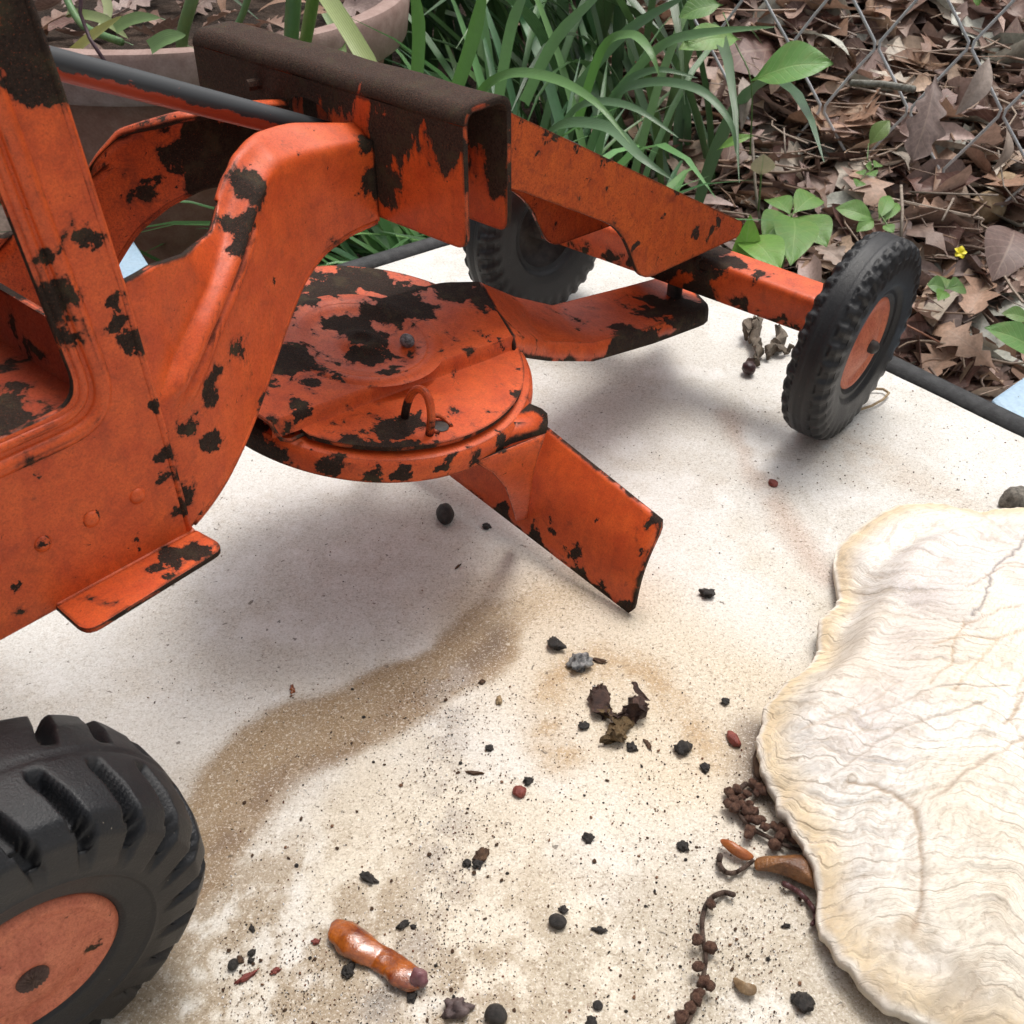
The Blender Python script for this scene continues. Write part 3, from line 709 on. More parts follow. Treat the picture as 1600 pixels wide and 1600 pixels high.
# ---- turntable: pivoted pan with raised spine, tilted a little
n_ = Vector((.08, -.18, 1)).normalized(); e1 = Vector((1, 0, -.08)).normalized(); e2 = n_.cross(e1).normalized()
TC = Vector((11.92, .02, 4.73))
TF = (TC, e1, e2, n_)
def tt(u, v, h):
    """photo point -> turntable-local (a, b) on the plane h above the pan"""
    d = Vector(ray(u, v)); dl = Vector((Vector(d).dot(Vector(TX)), Vector(d).dot(Vector(TY)), d[2])); c = Vector(toy(C3))
    t = ((TC + n_ * h) - c).dot(n_) / dl.dot(n_); p = c + dl * t - TC; return (p.dot(e1), p.dot(e2))
def tl(a, b, h): return TC + e1 * a + e2 * b + n_ * h
def at(u, v, h): a, b = tt(u, v, h); return tuple(tl(a, b, h))
sp = [(460, 575, .62), (405, 610, .25), (455, 462, .6), (600, 490, .5), (640, 485, .5), (545, 510, .45), (570, 530, .4), (575, 555, .35), (700, 455, .6), (760, 470, .6), (640, 450, .5), (610, 660, .36), (640, 640, .3), (560, 680, .35), (600, 700, .3), (650, 697, .3), (800, 650, .25), (820, 610, .2), (470, 640, .22), (610, 585, .25), (520, 440, .7), (440, 470, .5), (770, 535, .2), (570, 420, .6), (740, 440, .6), (830, 485, .4), (690, 688, .2), (430, 500, .3)]
P_pan = paint('enamel_turntable', [at(u, v, .22) + (r * 1.15, .32) for u, v, r in sp], thr=.618, edge=.17, scale=2.3, speck=.69)
P_ring = paint('enamel_ring', [at(u, v, -.35) + (r, .30) for u, v, r in [(520, 725, .28), (590, 735, .22), (625, 737, .2), (695, 730, .22), (730, 708, .2), (780, 695, .25), (845, 650, .22), (420, 690, .5), (380, 680, .5), (800, 740, .12)]], thr=.66, edge=.17, speck=.68)
rp_ = 3.04
acut = tt(473, 677, 0)[0]
ao = math.acos(acut / rp_)
obj('turntable_pan', fill2d([(rp_ * math.cos(a), rp_ * math.sin(a)) for a in np.linspace(-ao, ao, 90)], [], lambda a, b: tl(a, b, .02)), P_pan, toyr, solid=.09, bevel=.03)
obj('circle_ring', lathe([(2.4, -.12), (rp_ + .02, -.10), (rp_ + .14, -.12), (rp_ + .21, -.19), (rp_ + .235, -.30), (rp_ + .23, -.54), (rp_ + .18, -.56), (rp_ + .17, -.25), (2.4, -.22)], 110, TF), P_ring, toyr, smooth=True)
# raised spine
PH = .34
near_line = [(422, 658), (475, 640), (569, 606), (662, 573), (760, 539), (800, 525)]
spn = [tt(u, v, PH) for u, v in near_line] + [tt(748, 440, PH), tt(690, 441, PH)]
a0 = spn[-1]
r0 = tt(385, 632, PH); s0 = spn[0]
spn += [(a0[0] - 1.6, a0[1] + .15), (a0[0] - 3.0, 1.35), (s0[0] + (r0[0] - s0[0]) * 2.2, s0[1] + (r0[1] - s0[1]) * 2.2)]
pc = tt(566, 528, PH)
spine_poly = rounded(spn, [.1] + [0] * 5 + [0, .2] + [.3, .3, .1], 3)
pan_hole = [(pc[0] + 1.22 * math.cos(a), pc[1] + 1.22 * math.sin(a)) for a in np.linspace(0, 2 * math.pi, 41)[:-1]]
obj('raised_spine', fill2d(spine_poly, [pan_hole], lambda a, b: tl(a, b, PH)), P_pan, toyr, smooth=True)
def skirt(poly, h0, h1, outw, skip=None):
    V = []; F = []; m = len(poly); c = np.mean(poly, axis=0)
    area = sum(poly[i][0] * poly[(i + 1) % m][1] - poly[(i + 1) % m][0] * poly[i][1] for i in range(m))
    for i in range(m):
        a, b, c2 = np.array(poly[i - 1]), np.array(poly[i]), np.array(poly[(i + 1) % m])
        t = (c2 - a); t = t / (np.linalg.norm(t) + 1e-9); nn = np.array([t[1], -t[0]]) * (1 if area > 0 else -1)
        for k in range(6):
            f = k / 5; s = f * f * (3 - 2 * f); q = b + nn * outw * f
            V.append(tl(q[0], q[1], h0 + (h1 - h0) * s) * S)
    for i in range(m):
        j = (i + 1) % m
        if skip and skip(poly[i], poly[j]): continue
        for k in range(5): F.append((i * 6 + k, j * 6 + k, j * 6 + k + 1, i * 6 + k + 1))
    return mesh('skirt', V, F)
rd = np.array(r0) - np.array(s0); rn = np.array([-rd[1], rd[0]]) / np.linalg.norm(rd)
rear = lambda p: abs((np.array(p) - np.array(s0)) @ rn) < .09
fe0 = np.array(tt(800, 525, PH)); fe1 = np.array(tt(748, 440, PH)); fn = fe1 - fe0; fn = np.array([-fn[1], fn[0]]) / np.linalg.norm(fn)
front_ = lambda p: abs((np.array(p) - fe0) @ fn) < .05
obj('spine_side', skirt(spine_poly, PH, .05, .13, lambda p, q: (rear(p) and rear(q)) or (front_(p) and front_(q))), P_pan, toyr, smooth='all')
q_ = tt(449, 688, .1)
obj('cut_edge', tube([tuple(tl(r0[0] + rd[0] * 1.2, r0[1] + rd[1] * 1.2, PH - .03)), tuple(tl(*r0, PH - .03)), tuple(tl(*s0, PH - .04)), at(431, 676, .2), at(440, 687, .08), at(455, 688, .04), at(473, 679, .02)], .035, 8), M_EDGE, toyr, smooth='all')
pf = (tl(pc[0], pc[1], 0), e1, e2, n_)
obj('pivot_dish', lathe([(1.24, PH), (1.18, PH - .012), (1.08, PH - .05), (.96, PH - .095), (.80, PH - .12), (.55, PH - .12), (.44, PH - .10), (.36, PH - .05), (.28, PH - .01), (.18, PH), (.12, PH - .04), (0, PH - .04)], 64, pf), P_pan, toyr, smooth='all')
for rr_, hh in ((1.40, .018),):
    obj('pressed_ring', lathe([(rr_ - .16, PH - .004), (rr_ - .08, PH + hh * .7), (rr_, PH + hh), (rr_ + .08, PH + hh * .7), (rr_ + .16, PH - .004)], 64, pf), P_pan, toyr, smooth='all')
rv = at(636, 532, PH)
bm = bmesh.new(); bmesh.ops.create_icosphere(bm, subdivisions=3, radius=.14 * S)
for v in bm.verts: v.co *= 1 + .25 * mnoise.noise(v.co / S * 6)
bm.transform(Matrix.Translation(Vector(rv) * S))
obj('rivet', bm, simple('scuffed_grey_rivet', (.05, .045, .045), (.45, .42, .42), 14, .35, .03, .8), toyr, smooth='all')
# wire loop handle and the torn tab beside it
lb = tt(650, 650, .1); la_ = [(630, 655), (629, 635), (634, 615), (645, 607), (658, 608), (668, 620), (674, 640), (674, 660), (670, 676)]
V0 = []
c0 = np.array(tt(632, 652, .06)); c1 = np.array(tt(671, 679, .06))
for k, th in enumerate(np.linspace(math.pi, 0, 17)):
    q = (c0 + c1) / 2 + (c1 - c0) / 2 * math.cos(th); V0.append(tuple(tl(q[0], q[1], .05 + .78 * math.sin(th) ** .8 if 0 < th < math.pi else .0)))
obj('wire_loop', tube(V0, .075, 10), P_pan, toyr, smooth='all')
c2 = tt(688, 664, .1)
obj('punched_tab', tube([tuple(tl(c2[0] + .20 * math.cos(a), c2[1] + .20 * math.sin(a), .07 + .10 * max(0, math.sin(a)))) for a in np.linspace(-.6, 3.9, 14)], .045, 8), P_pan, toyr, smooth='all')
obj('hole_shade_disc', lathe([(.16, .078), (.15, .085), (0, .083)], 20, (tl(c2[0], c2[1], 0), e1, e2, n_)), M_dark, toyr, smooth='all')  # dark disc laid on the pan as the shade of an uncut hole

# ---- drawbar from the spine to under the front axle
st_n = [at(800, 525, PH), tuple(ty(852, 535, -.95)), tuple(ty(925, 537, -.98)), tuple(ty(1020, 511, -1.0)), tuple(ty(1108, 480, -1.0))]
st_f = [at(748, 440, PH), tuple(ty(805, 464, 1.05)), tuple(ty(862, 477, 1.0)), tuple(ty(985, 446, 1.0)), tuple(ty(1062, 425, 1.0))]
def drawbar():
    V = []; F = []; ns = 40
    def spl(pts, t):
        x = t * (len(pts) - 1); i = min(int(x), len(pts) - 2); f = x - i
        p = [Vector(pts[max(i - 1, 0)]), Vector(pts[i]), Vector(pts[i + 1]), Vector(pts[min(i + 2, len(pts) - 1)])]
        return p[1] * (1 - f) + p[2] * f
    for i in range(ns + 1):
        t = i / ns; a, b = spl(st_n, t), spl(st_f, t)
        k = 1 if t < .96 else 1 - ((t - .96) / .04) ** 2 * .10
        m = (a + b) / 2; a = m + (a - m) * k; b = m + (b - m) * k; d = (b - a).normalized()
        hf = .42 if t > .1 else .34 + t * .8
        row = [a + Vector((0, 0, -hf)) - d * .05, a + Vector((0, 0, -hf * .5)) - d * .04, a + Vector((0, 0, -.10)) - d * .02, a + Vector((0, 0, -.02)) + d * .04]
        for q in np.linspace(.08, .92, 9): row.append(a + (b - a) * q + Vector((0, 0, -.05 * math.sin(math.pi * q))))
        row += [b + Vector((0, 0, -.02)) - d * .04, b + Vector((0, 0, -.10)), b + Vector((0, 0, -hf))]
        V += [p * S for p in row]
    w = len(row)
    for i in range(ns):
        for k in range(w - 1): F.append((i * w + k, (i + 1) * w + k, (i + 1) * w + k + 1, i * w + k + 1))
    return mesh('drawbar', V, F)
obj('drawbar', drawbar(), P_draw, toyr, smooth=True, solid=.07, angle=42)
obj('king_pin', tube([(22.3, 0, 1.7), (22.3, 0, 3.3)], .2, 14), M_dark, toyr, smooth=True)

# ---- blade and its two hangers
b0 = Vector(tz(990, 961, .04)); b1 = Vector(tz(708, 745, .62)); t0 = Vector(tz(1040, 815, 1.95)); t1 = Vector(tz(862, 672, 2.35))
bd = (b1 - b0); td = (t1 - t0) * (bd.length / (t1 - t0).length)
def blade_pt(s, q):
    lo = b0 + bd * s; hi = t0 + td * s; c = (lo + hi) / 2; nb = (hi - lo).cross(bd).normalized()
    return lo + (hi - lo) * q + nb * (.20 * math.sin(math.pi * q) )
bl_out = rounded([(0, 0), (1.65, 0), (1.65, 1), (0, 1)], 0)
def blade():
    V = []; F = []; nu, nv = 60, 16
    for i in range(nu + 1):
        for j in range(nv + 1):
            s = 1.6 * i / nu; q = j / nv
            if i == 0 and j in (0, nv): s += .018
            V.append(blade_pt(s + (.012 if i == 0 and j in (1, nv - 1) else 0) * .3, q) * S)
    for i in range(nu):
        for j in range(nv): F.append((i * (nv + 1) + j, (i + 1) * (nv + 1) + j, (i + 1) * (nv + 1) + j + 1, i * (nv + 1) + j + 1))
    return mesh('blade', V, F)
P_blade = paint('enamel_blade', [tuple(blade_pt(s, q)) + (r, st) for s, q, r, st in [(.03, .05, .3, .3), (.15, .03, .32, .3), (.27, .04, .28, .3), (.36, .12, .22, .26), (.42, .22, .2, .24), (.46, .30, .14, .2), (.30, .2, .2, .22), (.02, .92, .28, .3), (.03, .7, .16, .2), (.52, .05, .3, .3), (.7, .04, .3, .3), (.26, .62, .10, .3), (.1, .4, .08, .2), (.85, .9, .3, .2)]], thr=.68, edge=.15, speck=.715, dirt=.45)
obj('blade', blade(), P_blade, toyr, smooth='all', solid=.10)
dl_ = Vector(toy(C3))
def on_plane(u, v, p0, nn):
    d = ray(u, v); dl = Vector((d @ TX, d @ TY, d[2])); t = (p0 - dl_).dot(nn) / dl.dot(nn); return dl_ + dl * t
pn = (t0 - b0).cross(bd).normalized()
p_arm = blade_pt(.62, .5) - pn * .12
if (dl_ - p_arm).dot(pn) < 0: pn = -pn
p_arm = blade_pt(.62, .5) + pn * .14
Lp = [(738, 721), (768, 737), (789, 760), (798, 785), (806, 812)]; Rp = [(852, 677), (842, 703), (833, 737), (829, 772), (824, 808)]
def arm_mesh(shift):
    V = []; F = []; nr_, nc = 16, 8
    for i in range(nr_ + 1):
        t = i / nr_; x = t * 4; k = min(int(x), 3); f = x - k; e = t ** 1.3
        row = []
        for pl, top3 in ((Lp, 0), (Rp, 1)):
            u = pl[k][0] * (1 - f) + pl[k + 1][0] * f; v = pl[k][1] * (1 - f) + pl[k + 1][1] * f
            pa_ = Vector(at(u, v, -.42)); pb_ = on_plane(u, v, p_arm, pn)
            row.append(pa_ * (1 - e) + pb_ * e)
        for c_ in range(nc + 1):
            q = c_ / nc; p = row[0] * (1 - q) + row[1] * q
            if i == nr_: p = p - (row[1] - row[0]).cross(pn).normalized() * 0
            V.append((p + shift) * S)
    for i in range(nr_):
        for c_ in range(nc): F.append((i * 9 + c_, i * 9 + c_ + 1, (i + 1) * 9 + c_ + 1, (i + 1) * 9 + c_))
    return mesh('arm', V, F)
sh = bd.normalized() * 4.6
for s_ in (Vector((0, 0, 0)), sh):
    obj('blade_hanger', arm_mesh(s_), P_ring, toyr, smooth='all', solid=.10, bevel=.03)
    wq = [at(795, 660, -.15), at(826, 632, -.15), at(845, 640, -.16), at(854, 648, -.2), at(855, 662, -.3), at(852, 677, -.42), at(800, 693, -.42), at(770, 705, -.42), at(738, 721, -.44), at(735, 705, -.3)]
    obj('ring_web', fill2d([(i, 0) for i in range(10)], [], lambda a, b: (0, 0, 0)) if False else mesh('w', [(Vector(p) + s_) * S for p in wq], [(0, 1, 2, 3, 4), (0, 4, 5, 6), (0, 6, 7), (0, 7, 8, 9)]), P_ring, toyr, solid=.08, smooth='all')
# =================================================================== SHELL
def shell():
    opx = [(1585, 793), (1540, 796), (1500, 789), (1450, 786), (1400, 788), (1370, 803), (1332, 828), (1312, 848), (1301, 868), (1306, 892), (1311, 925), (1304, 948), (1283, 968), (1275, 985), (1277, 1010), (1262, 1040), (1240, 1058), (1214, 1078), (1200, 1098), (1187, 1135), (1186, 1165), (1192, 1205), (1215, 1255), (1228, 1285), (1250, 1320), (1270, 1350), (1281, 1385), (1282, 1425), (1287, 1455), (1310, 1490), (1335, 1520), (1352, 1545), (1380, 1572), (1412, 1590), (1450, 1600),
           (1520, 1640), (1640, 1660), (1800, 1600), (1930, 1430), (1960, 1230), (1900, 1030), (1800, 900), (1700, 830), (1640, 790)]
    O_ = np.array([wz(u, v, .42)[:2] for u, v in opx]); c = wz(1640, 1180, .4)[:2]
    ang = np.unwrap(np.arctan2(O_[:, 1] - c[1], O_[:, 0] - c[0])); rad = np.hypot(*(O_ - c).T)
    if ang[-1] < ang[0]: ang = ang[::-1]; rad = rad[::-1]
    nt, nr = 900, 150
    T = np.linspace(0, 2 * np.pi, nt, endpoint=False) + ang[0]
    Rm = np.interp(T, np.r_[ang, ang[0] + 2 * np.pi], np.r_[rad, rad[0]])
    Rm = Rm + (vnoise(np.cos(T) * 9, np.sin(T) * 9, 1.6, 4, 4) - .5) * .16 + (vnoise(T * 20, T * 0, 1.6, 5, 2) - .5) * .07
    rho = np.linspace(0, 1, nr) ** .8
    rg, tg = np.meshgrid(rho, T, indexing='ij'); Rg = np.tile(Rm, (nr, 1))
    X = c[0] + rg * Rg * np.cos(tg); Y = c[1] + rg * Rg * np.sin(tg)
    hinge = wz(1625, 850, .8)[:2]
    wv = vnoise(X, Y, .35, 21, 4); fv = vnoise(X, Y, 1.6, 22, 5, .65); ffv = vnoise(X, Y, 6, 23, 3)
    q = np.hypot(X - hinge[0], Y - hinge[1]); ph = np.arctan2(Y - hinge[1], X - hinge[0])
    qq = q + (wv - .5) * 2.3 + (fv - .5) * .35 + .5 * np.sin(ph * 3 + 1)
    saw = (qq / .62) % 1.0; ter = np.minimum(saw / .82, (1 - saw) / .18); saw2 = (qq / .155 + fv) % 1.0
    Z = .40 + 1.55 * (1 - rg ** 2.1) ** .9
    edge = sstep(rg, .80, 1.0)
    P_ = lambda pts: [wz(u, v, 1.0)[:2] for u, v in pts]
    d, t = seg_dist(X, Y, P_([(1600, 835), (1500, 850), (1430, 885), (1370, 960), (1330, 1040), (1250, 1120)])); Z += .15 * np.exp(-(d / .32) ** 2) * (1 - edge)
    d, t = seg_dist(X, Y, P_([(1560, 815), (1430, 835), (1355, 890), (1325, 960), (1300, 1020)])); Z -= .16 * np.exp(-(d / .3) ** 2)
    d, t = seg_dist(X, Y, P_([(1420, 1300), (1400, 1360), (1440, 1440), (1460, 1500)])); Z -= .03 * np.exp(-(d / .10) ** 2)
    mod = sstep(vnoise(X, Y, .7, 51, 4), .35, .58)
    Z += .035 * (ter - .5) * mod + .012 * (np.abs(saw2 - .5) * 2 - .5) + (fv - .5) * .045 + (ffv - .5) * .02 + (wv - .5) * .12
    Z += edge * ((vnoise(np.cos(tg) * 4, np.sin(tg) * 4, 1.7, 61, 4) - .5) * .30)
    # colour
    col = np.zeros(X.shape + (3,)); col[:] = (.80, .775, .72)
    def bl(m, c_):
        nonlocal col
        m = np.clip(m, 0, 1)[..., None]; col = col * (1 - m) + np.array(c_) * m
    bl(sstep(wv, .45, .68) * .5, (.72, .62, .46)); bl(sstep(vnoise(X, Y, .5, 31, 4), .52, .7) * .5, (.66, .62, .62))
    d, t = seg_dist(X, Y, P_([(1560, 900), (1450, 930), (1400, 1050), (1350, 1150)])); bl(sstep(-d, -1.5, 0) * .55, (.63, .57, .56))
    bl(((1 - sstep(saw, 0, .10)) * .62 + sstep(saw, .93, 1) * .2) * (.25 + .75 * mod), (.48, .39, .29)); bl((1 - sstep(saw2, 0, .3)) * .34 * mod, (.54, .44, .34))
    tick = (ph * 46 + fv * 4 + np.floor(qq / .62) * .37) % 1.0; bl((1 - sstep(tick, 0, .13)) * .6 * sstep(wv, .3, .5), (.50, .42, .33))
    bl(sstep(rg, .86, .97) * .75 * (1 - sstep(rg, .985, 1)), (.74, .57, .33)); bl(sstep(rg, .975, .995), (.82, .76, .66))
    bl(sstep(fv, .55, .75) * .35, (.46, .38, .28)); bl(sstep(ffv, .66, .8) * .35 * sstep(rg, .4, .9), (.30, .25, .2))
    d, t = seg_dist(X, Y, P_([(1380, 1480), (1500, 1540)])); bl(sstep(-d, -1.3, 0) * sstep(fv, .4, .6) * .5, (.40, .33, .25))
    d, t = seg_dist(X, Y, P_([(1330, 1370), (1400, 1440)])); bl(sstep(-d, -.9, 0) * sstep(fv, .45, .6) * .5, (.46, .34, .2))
    for pts, w_, cc in [([(1600, 858), (1570, 890), (1530, 940), (1512, 985), (1500, 1005)], .030, (.16, .14, .14)), ([(1600, 925), (1560, 925), (1490, 955)], .022, (.35, .26, .2)), ([(1596, 1000), (1540, 1008), (1485, 1020)], .028, (.45, .33, .24)),
                        ([(1450, 1045), (1500, 1042), (1535, 1055), (1590, 1030)], .025, (.5, .36, .24)), ([(1595, 1050), (1585, 1110), (1580, 1150), (1550, 1185)], .026, (.38, .28, .2)), ([(1540, 1055), (1500, 1090), (1470, 1130)], .022, (.55, .42, .28)),
                        ([(1600, 1300), (1560, 1180), (1590, 1080)], .02, (.5, .4, .3)), ([(1330, 1225), (1360, 1232), (1400, 1262), (1425, 1290), (1430, 1330), (1425, 1390), (1435, 1450)], .035, (.36, .27, .19)), ([(1340, 1140), (1450, 1120), (1560, 1135)], .02, (.5, .42, .36)),
                        ([(1440, 1275), (1500, 1240), (1600, 1195)], .028, (.45, .36, .28)), ([(1250, 1140), (1330, 1125), (1400, 1100)], .02, (.55, .46, .38)), ([(1600, 1250), (1590, 1150)], .02, (.4, .3, .24)), ([(1300, 1210), (1400, 1170), (1520, 1150)], .022, (.45, .38, .32)), ([(1490, 1010), (1480, 1060), (1440, 1110)], .02, (.5, .38, .26))]:
        d, t = seg_dist(X + (fv - .5) * .35, Y + (vnoise(X, Y, 1.6, 41, 4) - .5) * .35, P_(pts)); m = np.exp(-(d / w_) ** 2); bl(m * .85, cc); Z -= m * .02
    Z = np.maximum(Z, .32)
    top_ = np.stack([X * S, Y * S, Z * S], -1).reshape(-1, 3)
    # underside: same plan, lower
    under = top_[(nr - 1) * nt:].copy(); under[:, 2] -= .14 * S; inn = top_[(nr - 30) * nt:(nr - 29) * nt].copy(); inn[:, 2] -= .16 * S
    V = np.concatenate([top_, under, inn]); idx = np.arange(nr * nt).reshape(nr, nt); nx_ = np.roll(idx, -1, 1)
    Fq = np.stack([idx[:-1], nx_[:-1], nx_[1:], idx[1:]], -1).reshape(-1, 4)[:, ::-1]
    l0 = idx[-1]; l1 = np.arange(nt) + nr * nt; l2 = l1 + nt
    F2 = np.concatenate([np.stack([l0, np.roll(l0, -1), np.roll(l1, -1), l1], -1), np.stack([l1, np.roll(l1, -1), np.roll(l2, -1), l2], -1)])[:, ::-1]
    Fq = np.concatenate([Fq, F2]).astype(np.int32)
    me = bpy.data.meshes.new('shell'); me.vertices.add(len(V)); me.vertices.foreach_set('co', V.ravel())
    me.loops.add(Fq.size); me.loops.foreach_set('vertex_index', Fq.ravel()); me.polygons.add(len(Fq)); me.polygons.foreach_set('loop_start', np.arange(len(Fq)) * 4)
    me.update(calc_edges=True)
    cc = col.reshape(-1, 3); set_tint(me, np.concatenate([cc, np.tile((.72, .66, .56), (2 * nt, 1))]))
    uu = np.concatenate([np.stack([qq / 10, ph], -1).reshape(-1, 2), np.zeros((2 * nt, 2))]).astype(np.float32)
    ul = me.uv_layers.new(name='UVMap'); ul.data.foreach_set('uv', uu[Fq.ravel()].ravel())
    if me.polygons[nt * 20].normal.z < 0: me.flip_normals()
    return me
N = NT('chalky_shell'); P = N.coords(); at_ = N.n('ShaderNodeAttribute', attribute_name='tint'); n1 = N.noise(P, 20, 5, .7); n2 = N.noise(P, 5, 5, .6)
uvn = N.n('ShaderNodeUVMap'); su = N.n('ShaderNodeSeparateXYZ'); N.l(uvn.outputs[0], su.inputs[0]); nw = N.noise(P, 1.6, 5, .65); nw2 = N.noise(P, .5, 4, .6)
gl = N.math('SINE', N.math('ADD', N.math('MULTIPLY', su.outputs[0], 250.0), N.math('MULTIPLY', nw, 7.0)))      # growth lines
gl2 = N.math('SINE', N.math('ADD', N.math('MULTIPLY', su.outputs[0], 1150.0), N.math('MULTIPLY', nw, 26.0)))
rd_ = N.math('SINE', N.math('ADD', N.math('MULTIPLY', su.outputs[1], 210.0), N.math('ADD', N.math('MULTIPLY', nw, 12.0), N.math('MULTIPLY', N.math('FLOOR', N.math('MULTIPLY', su.outputs[0], 52.5)), 2.1))))
lines = N.math('MULTIPLY', N.rng(gl, .82, 1.0), N.rng(nw2, .36, .56)); fin = N.math('MULTIPLY', N.rng(gl2, .35, 1.0), N.rng(nw, .38, .62)); tk = N.math('MULTIPLY', N.rng(rd_, .70, 1.0), N.rng(nw2, .60, .42))
c = N.mix(N.rng(n1, .45, .75, 0, .35), at_.outputs['Color'], (.45, .36, .26))
c = N.mix(N.math('MULTIPLY', lines, .40), c, (.36, .27, .19)); c = N.mix(N.math('MULTIPLY', fin, .20), c, (.46, .38, .30)); c = N.mix(N.math('MULTIPLY', tk, .32), c, (.46, .38, .29)); c = N.mix(N.rng(n2, .55, .75, 0, .3), c, (.86, .82, .77))
hb = N.math('SUBTRACT', N.math('MULTIPLY', n1, .6), N.math('ADD', N.math('MULTIPLY', lines, .9), N.math('ADD', N.math('MULTIPLY', fin, .4), N.math('MULTIPLY', tk, .5))))
N.set(color=c, rough=.62, spec=.3, normal=N.bump(hb, .45, .022))
tag(obj('sea_shell', shell(), N.m, smooth='all'), 'large weathered cream sea shell with cracked ridged surface lying at the right edge', 'shell')

# =================================================================== SMALL THINGS LYING ON THE TABLE
rg_ = random.Random(7)
M_black = simple('black_crumb', (.014, .012, .011), (.05, .042, .036), 8, .45, .03, .8)
M_grey = simple('grey_dropping', (.05, .05, .055), (.55, .54, .52), 10, .5, .04, .9)
M_red = simple('red_brown_scale', (.16, .03, .022), (.28, .07, .05), 8, .4, .03, .5)
M_brown = simple('brown_crumb', (.06, .028, .014), (.13, .07, .035), 8, .55, .03, .8)
M_tan = simple('tan_dry', (.30, .20, .10), (.45, .33, .19), 8, .6, .03, .6)
M_orange_b = simple('amber_pod', (.13, .022, .006), (.45, .12, .015), 3.2, .16, .04, .25, spec=.8, coat=.6, coatr=.08)
def wtab(u, v, z=0): return wz(u, v, z)
def crumb(u, v, px, mat, name, label, cat, group=None, el=(1, 1, .6), sub=3, rough=.75):
    p = wz(u, v, 0); d = np.linalg.norm(p - C3); s = px / FPX * d
    bm = blob((0, 0, 0), (s * el[0], s * el[1], s * el[2]), rg_, rough, sub)
    o = obj(name, bm, mat, smooth='all' if sub > 1 else False, loc=tuple(np.array([p[0], p[1], s * el[2] * .40]) * S))
    return tag(o, label, cat, group)
crumb(696, 811, 46, M_black, 'black_seed', 'shiny black oval seed on the table below the turntable', 'seed', el=(1.0, .62, .55), rough=.08, sub=3)
bpy.data.objects['black_seed'].rotation_euler = (0, 0, .75)
crumb(760, 825, 13, M_black, 'seed', 'tiny dark seed just right of the black oval seed', 'seed')
crumb(1104, 930, 22, M_black, 'dark_pellet', 'dark pellet with an olive tail on the clean white area right of the blade tip', 'pellet')
crumb(868, 1011, 27, M_black, 'dark_pellet', 'wrinkled dark pellet just above and left of the silvery grey dropping', 'pellet', el=(.7, 1, .6))
crumb(907, 1041, 33, M_grey, 'grey_dropping', 'silvery grey and black dropping below the blade tip', 'dropping')
crumb(935, 1033, 16, M_brown, 'leaf_fragment', 'thin dark green fragment touching the silvery grey dropping', 'leaf fragment', el=(1.4, .5, .3))
crumb(912, 1136, 15, M_black, 'dark_crumb', 'black crumb left of the withered brown flower', 'crumb')
crumb(987, 1169, 15, M_black, 'dark_crumb', 'black crumb just below and right of the withered brown flower', 'crumb')
crumb(1012, 1164, 15, M_brown, 'brown_crumb', 'flat brown crumb between the withered flower and a black pellet', 'crumb', el=(1.3, .5, .3))
crumb(1066, 1173, 24, M_black, 'dark_pellet', 'blackish pellet left of the red-brown bud scale by the shell', 'pellet')
crumb(1102, 1202, 14, M_black, 'dark_pellet', 'small square black pellet nearest the berry twig', 'pellet')
crumb(1133, 1098, 12, M_black, 'dark_pellet', 'single black speck above the red-brown bud scale near the shell', 'pellet')
crumb(1146, 1159, 28, M_red, 'bud_scale', 'red-brown pointed bud scale beside the shell edge', 'bud scale', el=(1.1, .6, .45), rough=.3)
crumb(1208, 757, 18, M_red, 'bud_scale', 'small reddish scale on clean white surface above the shell', 'bud scale', el=(1, .8, .4), rough=.3)
crumb(812, 1240, 20, M_red, 'bud_scale', 'round rust-red scale on the speckled middle of the table', 'bud scale', rough=.3)
crumb(825, 1222, 13, M_black, 'dark_crumb', 'black crumb touching the round rust-red scale', 'crumb')
crumb(741, 1209, 24, M_brown, 'twig_fragment', 'short dark straight twig fragment in the middle of the speckled area', 'twig', el=(1, .22, .2))
crumb(780, 1097, 16, M_tan, 'seed_husk', 'curled tan husk beside the brown stain band', 'husk', el=(1, .6, .5))
crumb(753, 1067, 9, M_brown, 'brown_crumb', 'tiny brown crumb above the curled tan husk', 'crumb')
crumb(765, 1170, 11, M_black, 'dark_crumb', 'little black crumb with an amber fleck below the tan husk', 'crumb')
crumb(871, 1445, 25, M_black, 'black_pellet', 'largest black pellet in the lower middle of the table', 'pellet', rough=.2, el=(.9, 1.05, .8))
crumb(880, 1423, 12, M_black, 'dark_crumb', 'olive black crumb just above the largest black pellet', 'crumb')
crumb(936, 1455, 15, M_black, 'dark_crumb', 'pointed black crumb right of the largest black pellet', 'crumb', el=(1.2, .6, .5))
crumb(745, 1352, 14, M_black, 'dark_crumb', 'black crumb at the end of a brown frass trail', 'crumb')
crumb(729, 1350, 12, M_black, 'dark_crumb', 'black crumb in the middle of a brown frass trail', 'crumb')
crumb(752, 1337, 22, M_brown, 'frass', 'brown bristly frass heap above two black crumbs', 'frass', el=(1.3, .8, .4))
crumb(920, 1311, 15, M_black, 'dark_crumb', 'double black crumb right of centre in the speckled area', 'crumb')
crumb(713, 1581, 34, simple('grey_brown_bud', (.07, .045, .045), (.15, .11, .10), 6, .6), 'grey_brown_bud', 'grey-brown bud with small points at the bottom edge', 'bud', el=(.8, 1.1, .7), sub=3)
crumb(775, 1592, 34, M_black, 'dark_berry', 'dark round berry at the bottom edge right of the grey-brown bud', 'berry', el=(1, .9, .8), rough=.08, sub=3)
crumb(934, 1573, 15, M_black, 'dark_berry', 'small dark berry near the bottom edge', 'berry', rough=.1)
crumb(924, 1598, 14, M_black, 'dark_crumb', 'black crumb cut off by the bottom edge of the view', 'crumb')
